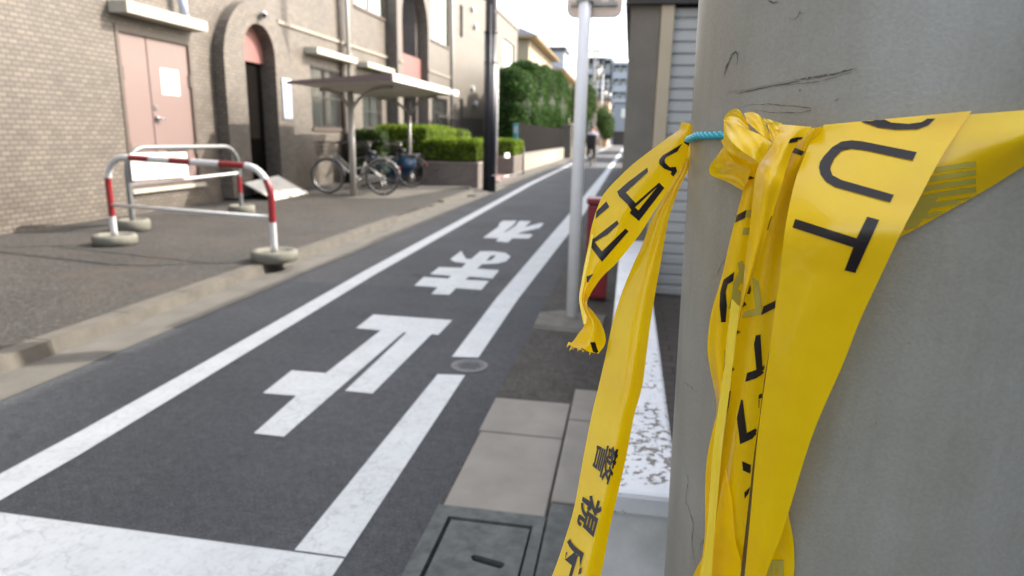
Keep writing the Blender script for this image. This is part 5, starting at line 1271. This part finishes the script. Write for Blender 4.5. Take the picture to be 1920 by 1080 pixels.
# broad front tail with OUT
L = [(1545, 234), (1524, 258), (1505, 300), (1488, 350), (1472, 430), (1462, 520), (1450, 600), (1439, 684), (1421, 817), (1405, 988), (1396, 1080), (1384, 1190)]
Rr = [(1822, 208), (1797, 245), (1762, 300), (1722, 375), (1692, 432), (1650, 520), (1612, 602), (1580, 684), (1523, 817), (1470, 988), (1436, 1080), (1404, 1190)]
dp = [.013, .018, .032, .050, .064, .060, .056, .052, .046, .038, .034, .032]
rows = []
for i in range(len(L)):
    a, b = L[i], Rr[i]; r = []
    for t_ in (0, .33, .66, 1): r.append((a[0] + (b[0] - a[0]) * t_, a[1] + (b[1] - a[1]) * t_, pd(a[0] + (b[0] - a[0]) * t_, a[1] + (b[1] - a[1]) * t_, dp[i] + .003 * math.sin(math.pi * t_))))
    rows.append(r)
t6 = ribbon('broad_tail', rows, rt, nl=130, nw=24, wr=.0010, seed=21, freq=.5)
Z7 = lambda l: tr(l, 1500, 200, 3.857); Z8 = lambda l: tr(l, 1280, 180, 2.455)
ink(t6, [Z7([(845, 328), (815, 390), (480, 318), (370, 303), (300, 320), (250, 370), (225, 420), (218, 450), (235, 495), (300, 530), (680, 637), (652, 692), (250, 580), (185, 540), (148, 490), (137, 440), (145, 400), (170, 360), (235, 290), (300, 252), (370, 242), (450, 250)]),
         Z8([(518, 565), (505, 605), (785, 697), (745, 803), (795, 815), (905, 570), (850, 555), (800, 655)]),
         Z8([(820, 118), (860, 112), (930, 108), (960, 122), (1040, 128), (1100, 120), (1125, 104), (1165, 103), (1130, 135), (1080, 153), (980, 155), (900, 145)])])
# narrow bright front strip
L = [(1463, 233), (1456, 248), (1448, 269), (1433, 293), (1421, 313), (1415, 340), (1410, 387), (1404, 444), (1397, 496), (1393, 537), (1388, 573), (1383, 606)]
Rr = [(1523, 238), (1507, 257), (1487, 281), (1478, 306), (1472, 323), (1467, 343), (1455, 381), (1441, 428), (1422, 488), (1404, 540), (1392, 576), (1384, 612)]
n = len(L); rows = []
for i in range(n):
    c_ = ((L[i][0] + Rr[i][0]) / 2, (L[i][1] + Rr[i][1]) / 2); o_ = .020 + .03 * min(1, i / 5)
    rows.append([(*L[i], pd(*L[i], o_)), (*c_, pd(*c_, o_ + .009)), (*Rr[i], pd(*Rr[i], o_ + .002))])
t7 = ribbon('front_strip', rows, rt, m=M_tape, nl=90, nw=14, wr=.0014, seed=23)
ink(t7, [Z1([(1225, 545), (1310, 520), (1388, 520), (1350, 575), (1205, 600)])])
ink(t7, [Z4([(571, 128), (566, 150), (520, 285), (463, 490), (456, 488), (515, 280)])])
# knot lobes
def lobe(name, rows, seed, m=M_tape, wr=.001, nl=26, nw=12): return ribbon(name, [[(*Z1([(p[0], p[1])])[0], pd(*Z1([(p[0], p[1])])[0], .010 + (.61 - p[2]) * .85)) for p in r] for r in rows], rt, m=m, nl=nl, nw=nw, wr=wr, seed=seed)
lobe('knot_back', [[(385, 330, .606), (385, 640, .606)], [(470, 420, .604), (520, 860, .604)], [(600, 430, .602), (660, 1000, .602)], [(760, 460, .602), (790, 1080, .602)], [(960, 500, .600), (900, 1100, .600)]], 39)
lobe('knot_fold', [[(880, 270, .60), (900, 350, .60)], [(1000, 310, .595), (980, 400, .595)], [(1130, 350, .59), (1060, 450, .59)]], 31, M_tapep)
lobe('knot_fold', [[(940, 360, .595), (980, 560, .588)], [(1050, 400, .592), (1010, 590, .586)], [(1120, 440, .59), (1060, 600, .585)]], 38)
lobe('knot_loop', [[(640, 215, .585), (680, 330, .575)], [(740, 203, .578), (760, 400, .568)], [(830, 240, .574), (850, 480, .562)], [(890, 320, .574), (930, 530, .562)], [(950, 450, .575), (965, 550, .57)], [(995, 570, .58), (998, 575, .58)]], 32)
lobe('knot_inner', [[(395, 305, .585), (400, 320, .585)], [(450, 255, .592), (500, 350, .585)], [(560, 255, .594), (600, 390, .58)], [(650, 320, .59), (680, 420, .578)], [(700, 400, .585), (715, 440, .578)]], 33)
lobe('knot_loop', [[(380, 292, .575), (400, 308, .577)], [(420, 228, .565), (440, 262, .568)], [(480, 180, .558), (500, 256, .56)], [(540, 160, .555), (560, 275, .558)], [(590, 185, .556), (615, 310, .56)], [(640, 262, .562), (655, 350, .566)], [(695, 360, .57), (712, 432, .572)]], 34)
lobe('knot_band', [[(385, 298, .572), (400, 420, .565)], [(540, 345, .560), (470, 560, .548)], [(700, 425, .552), (620, 700, .540)], [(860, 500, .548), (760, 790, .538)], [(1000, 590, .552), (838, 850, .545)]], 35, M_tape, .0018)
lobe('knot_fan', [[(440, 505, .562), (350, 560, .575)], [(540, 600, .548), (400, 655, .565)], [(650, 700, .545), (500, 745, .558)], [(760, 780, .548), (640, 800, .56)], [(838, 855, .552), (720, 850, .562)]], 36)
lobe('knot_loop', [[(385, 640, .600), (400, 650, .59)], [(300, 760, .605), (470, 780, .575)], [(212, 880, .61), (560, 860, .57)], [(205, 960, .61), (640, 880, .568)], [(240, 1012, .61), (700, 900, .568)], [(420, 1085, .60), (715, 960, .572)], [(620, 1195, .59), (690, 1080, .575)]], 37, wr=.003)

# ------------------------------------------------------------------ done
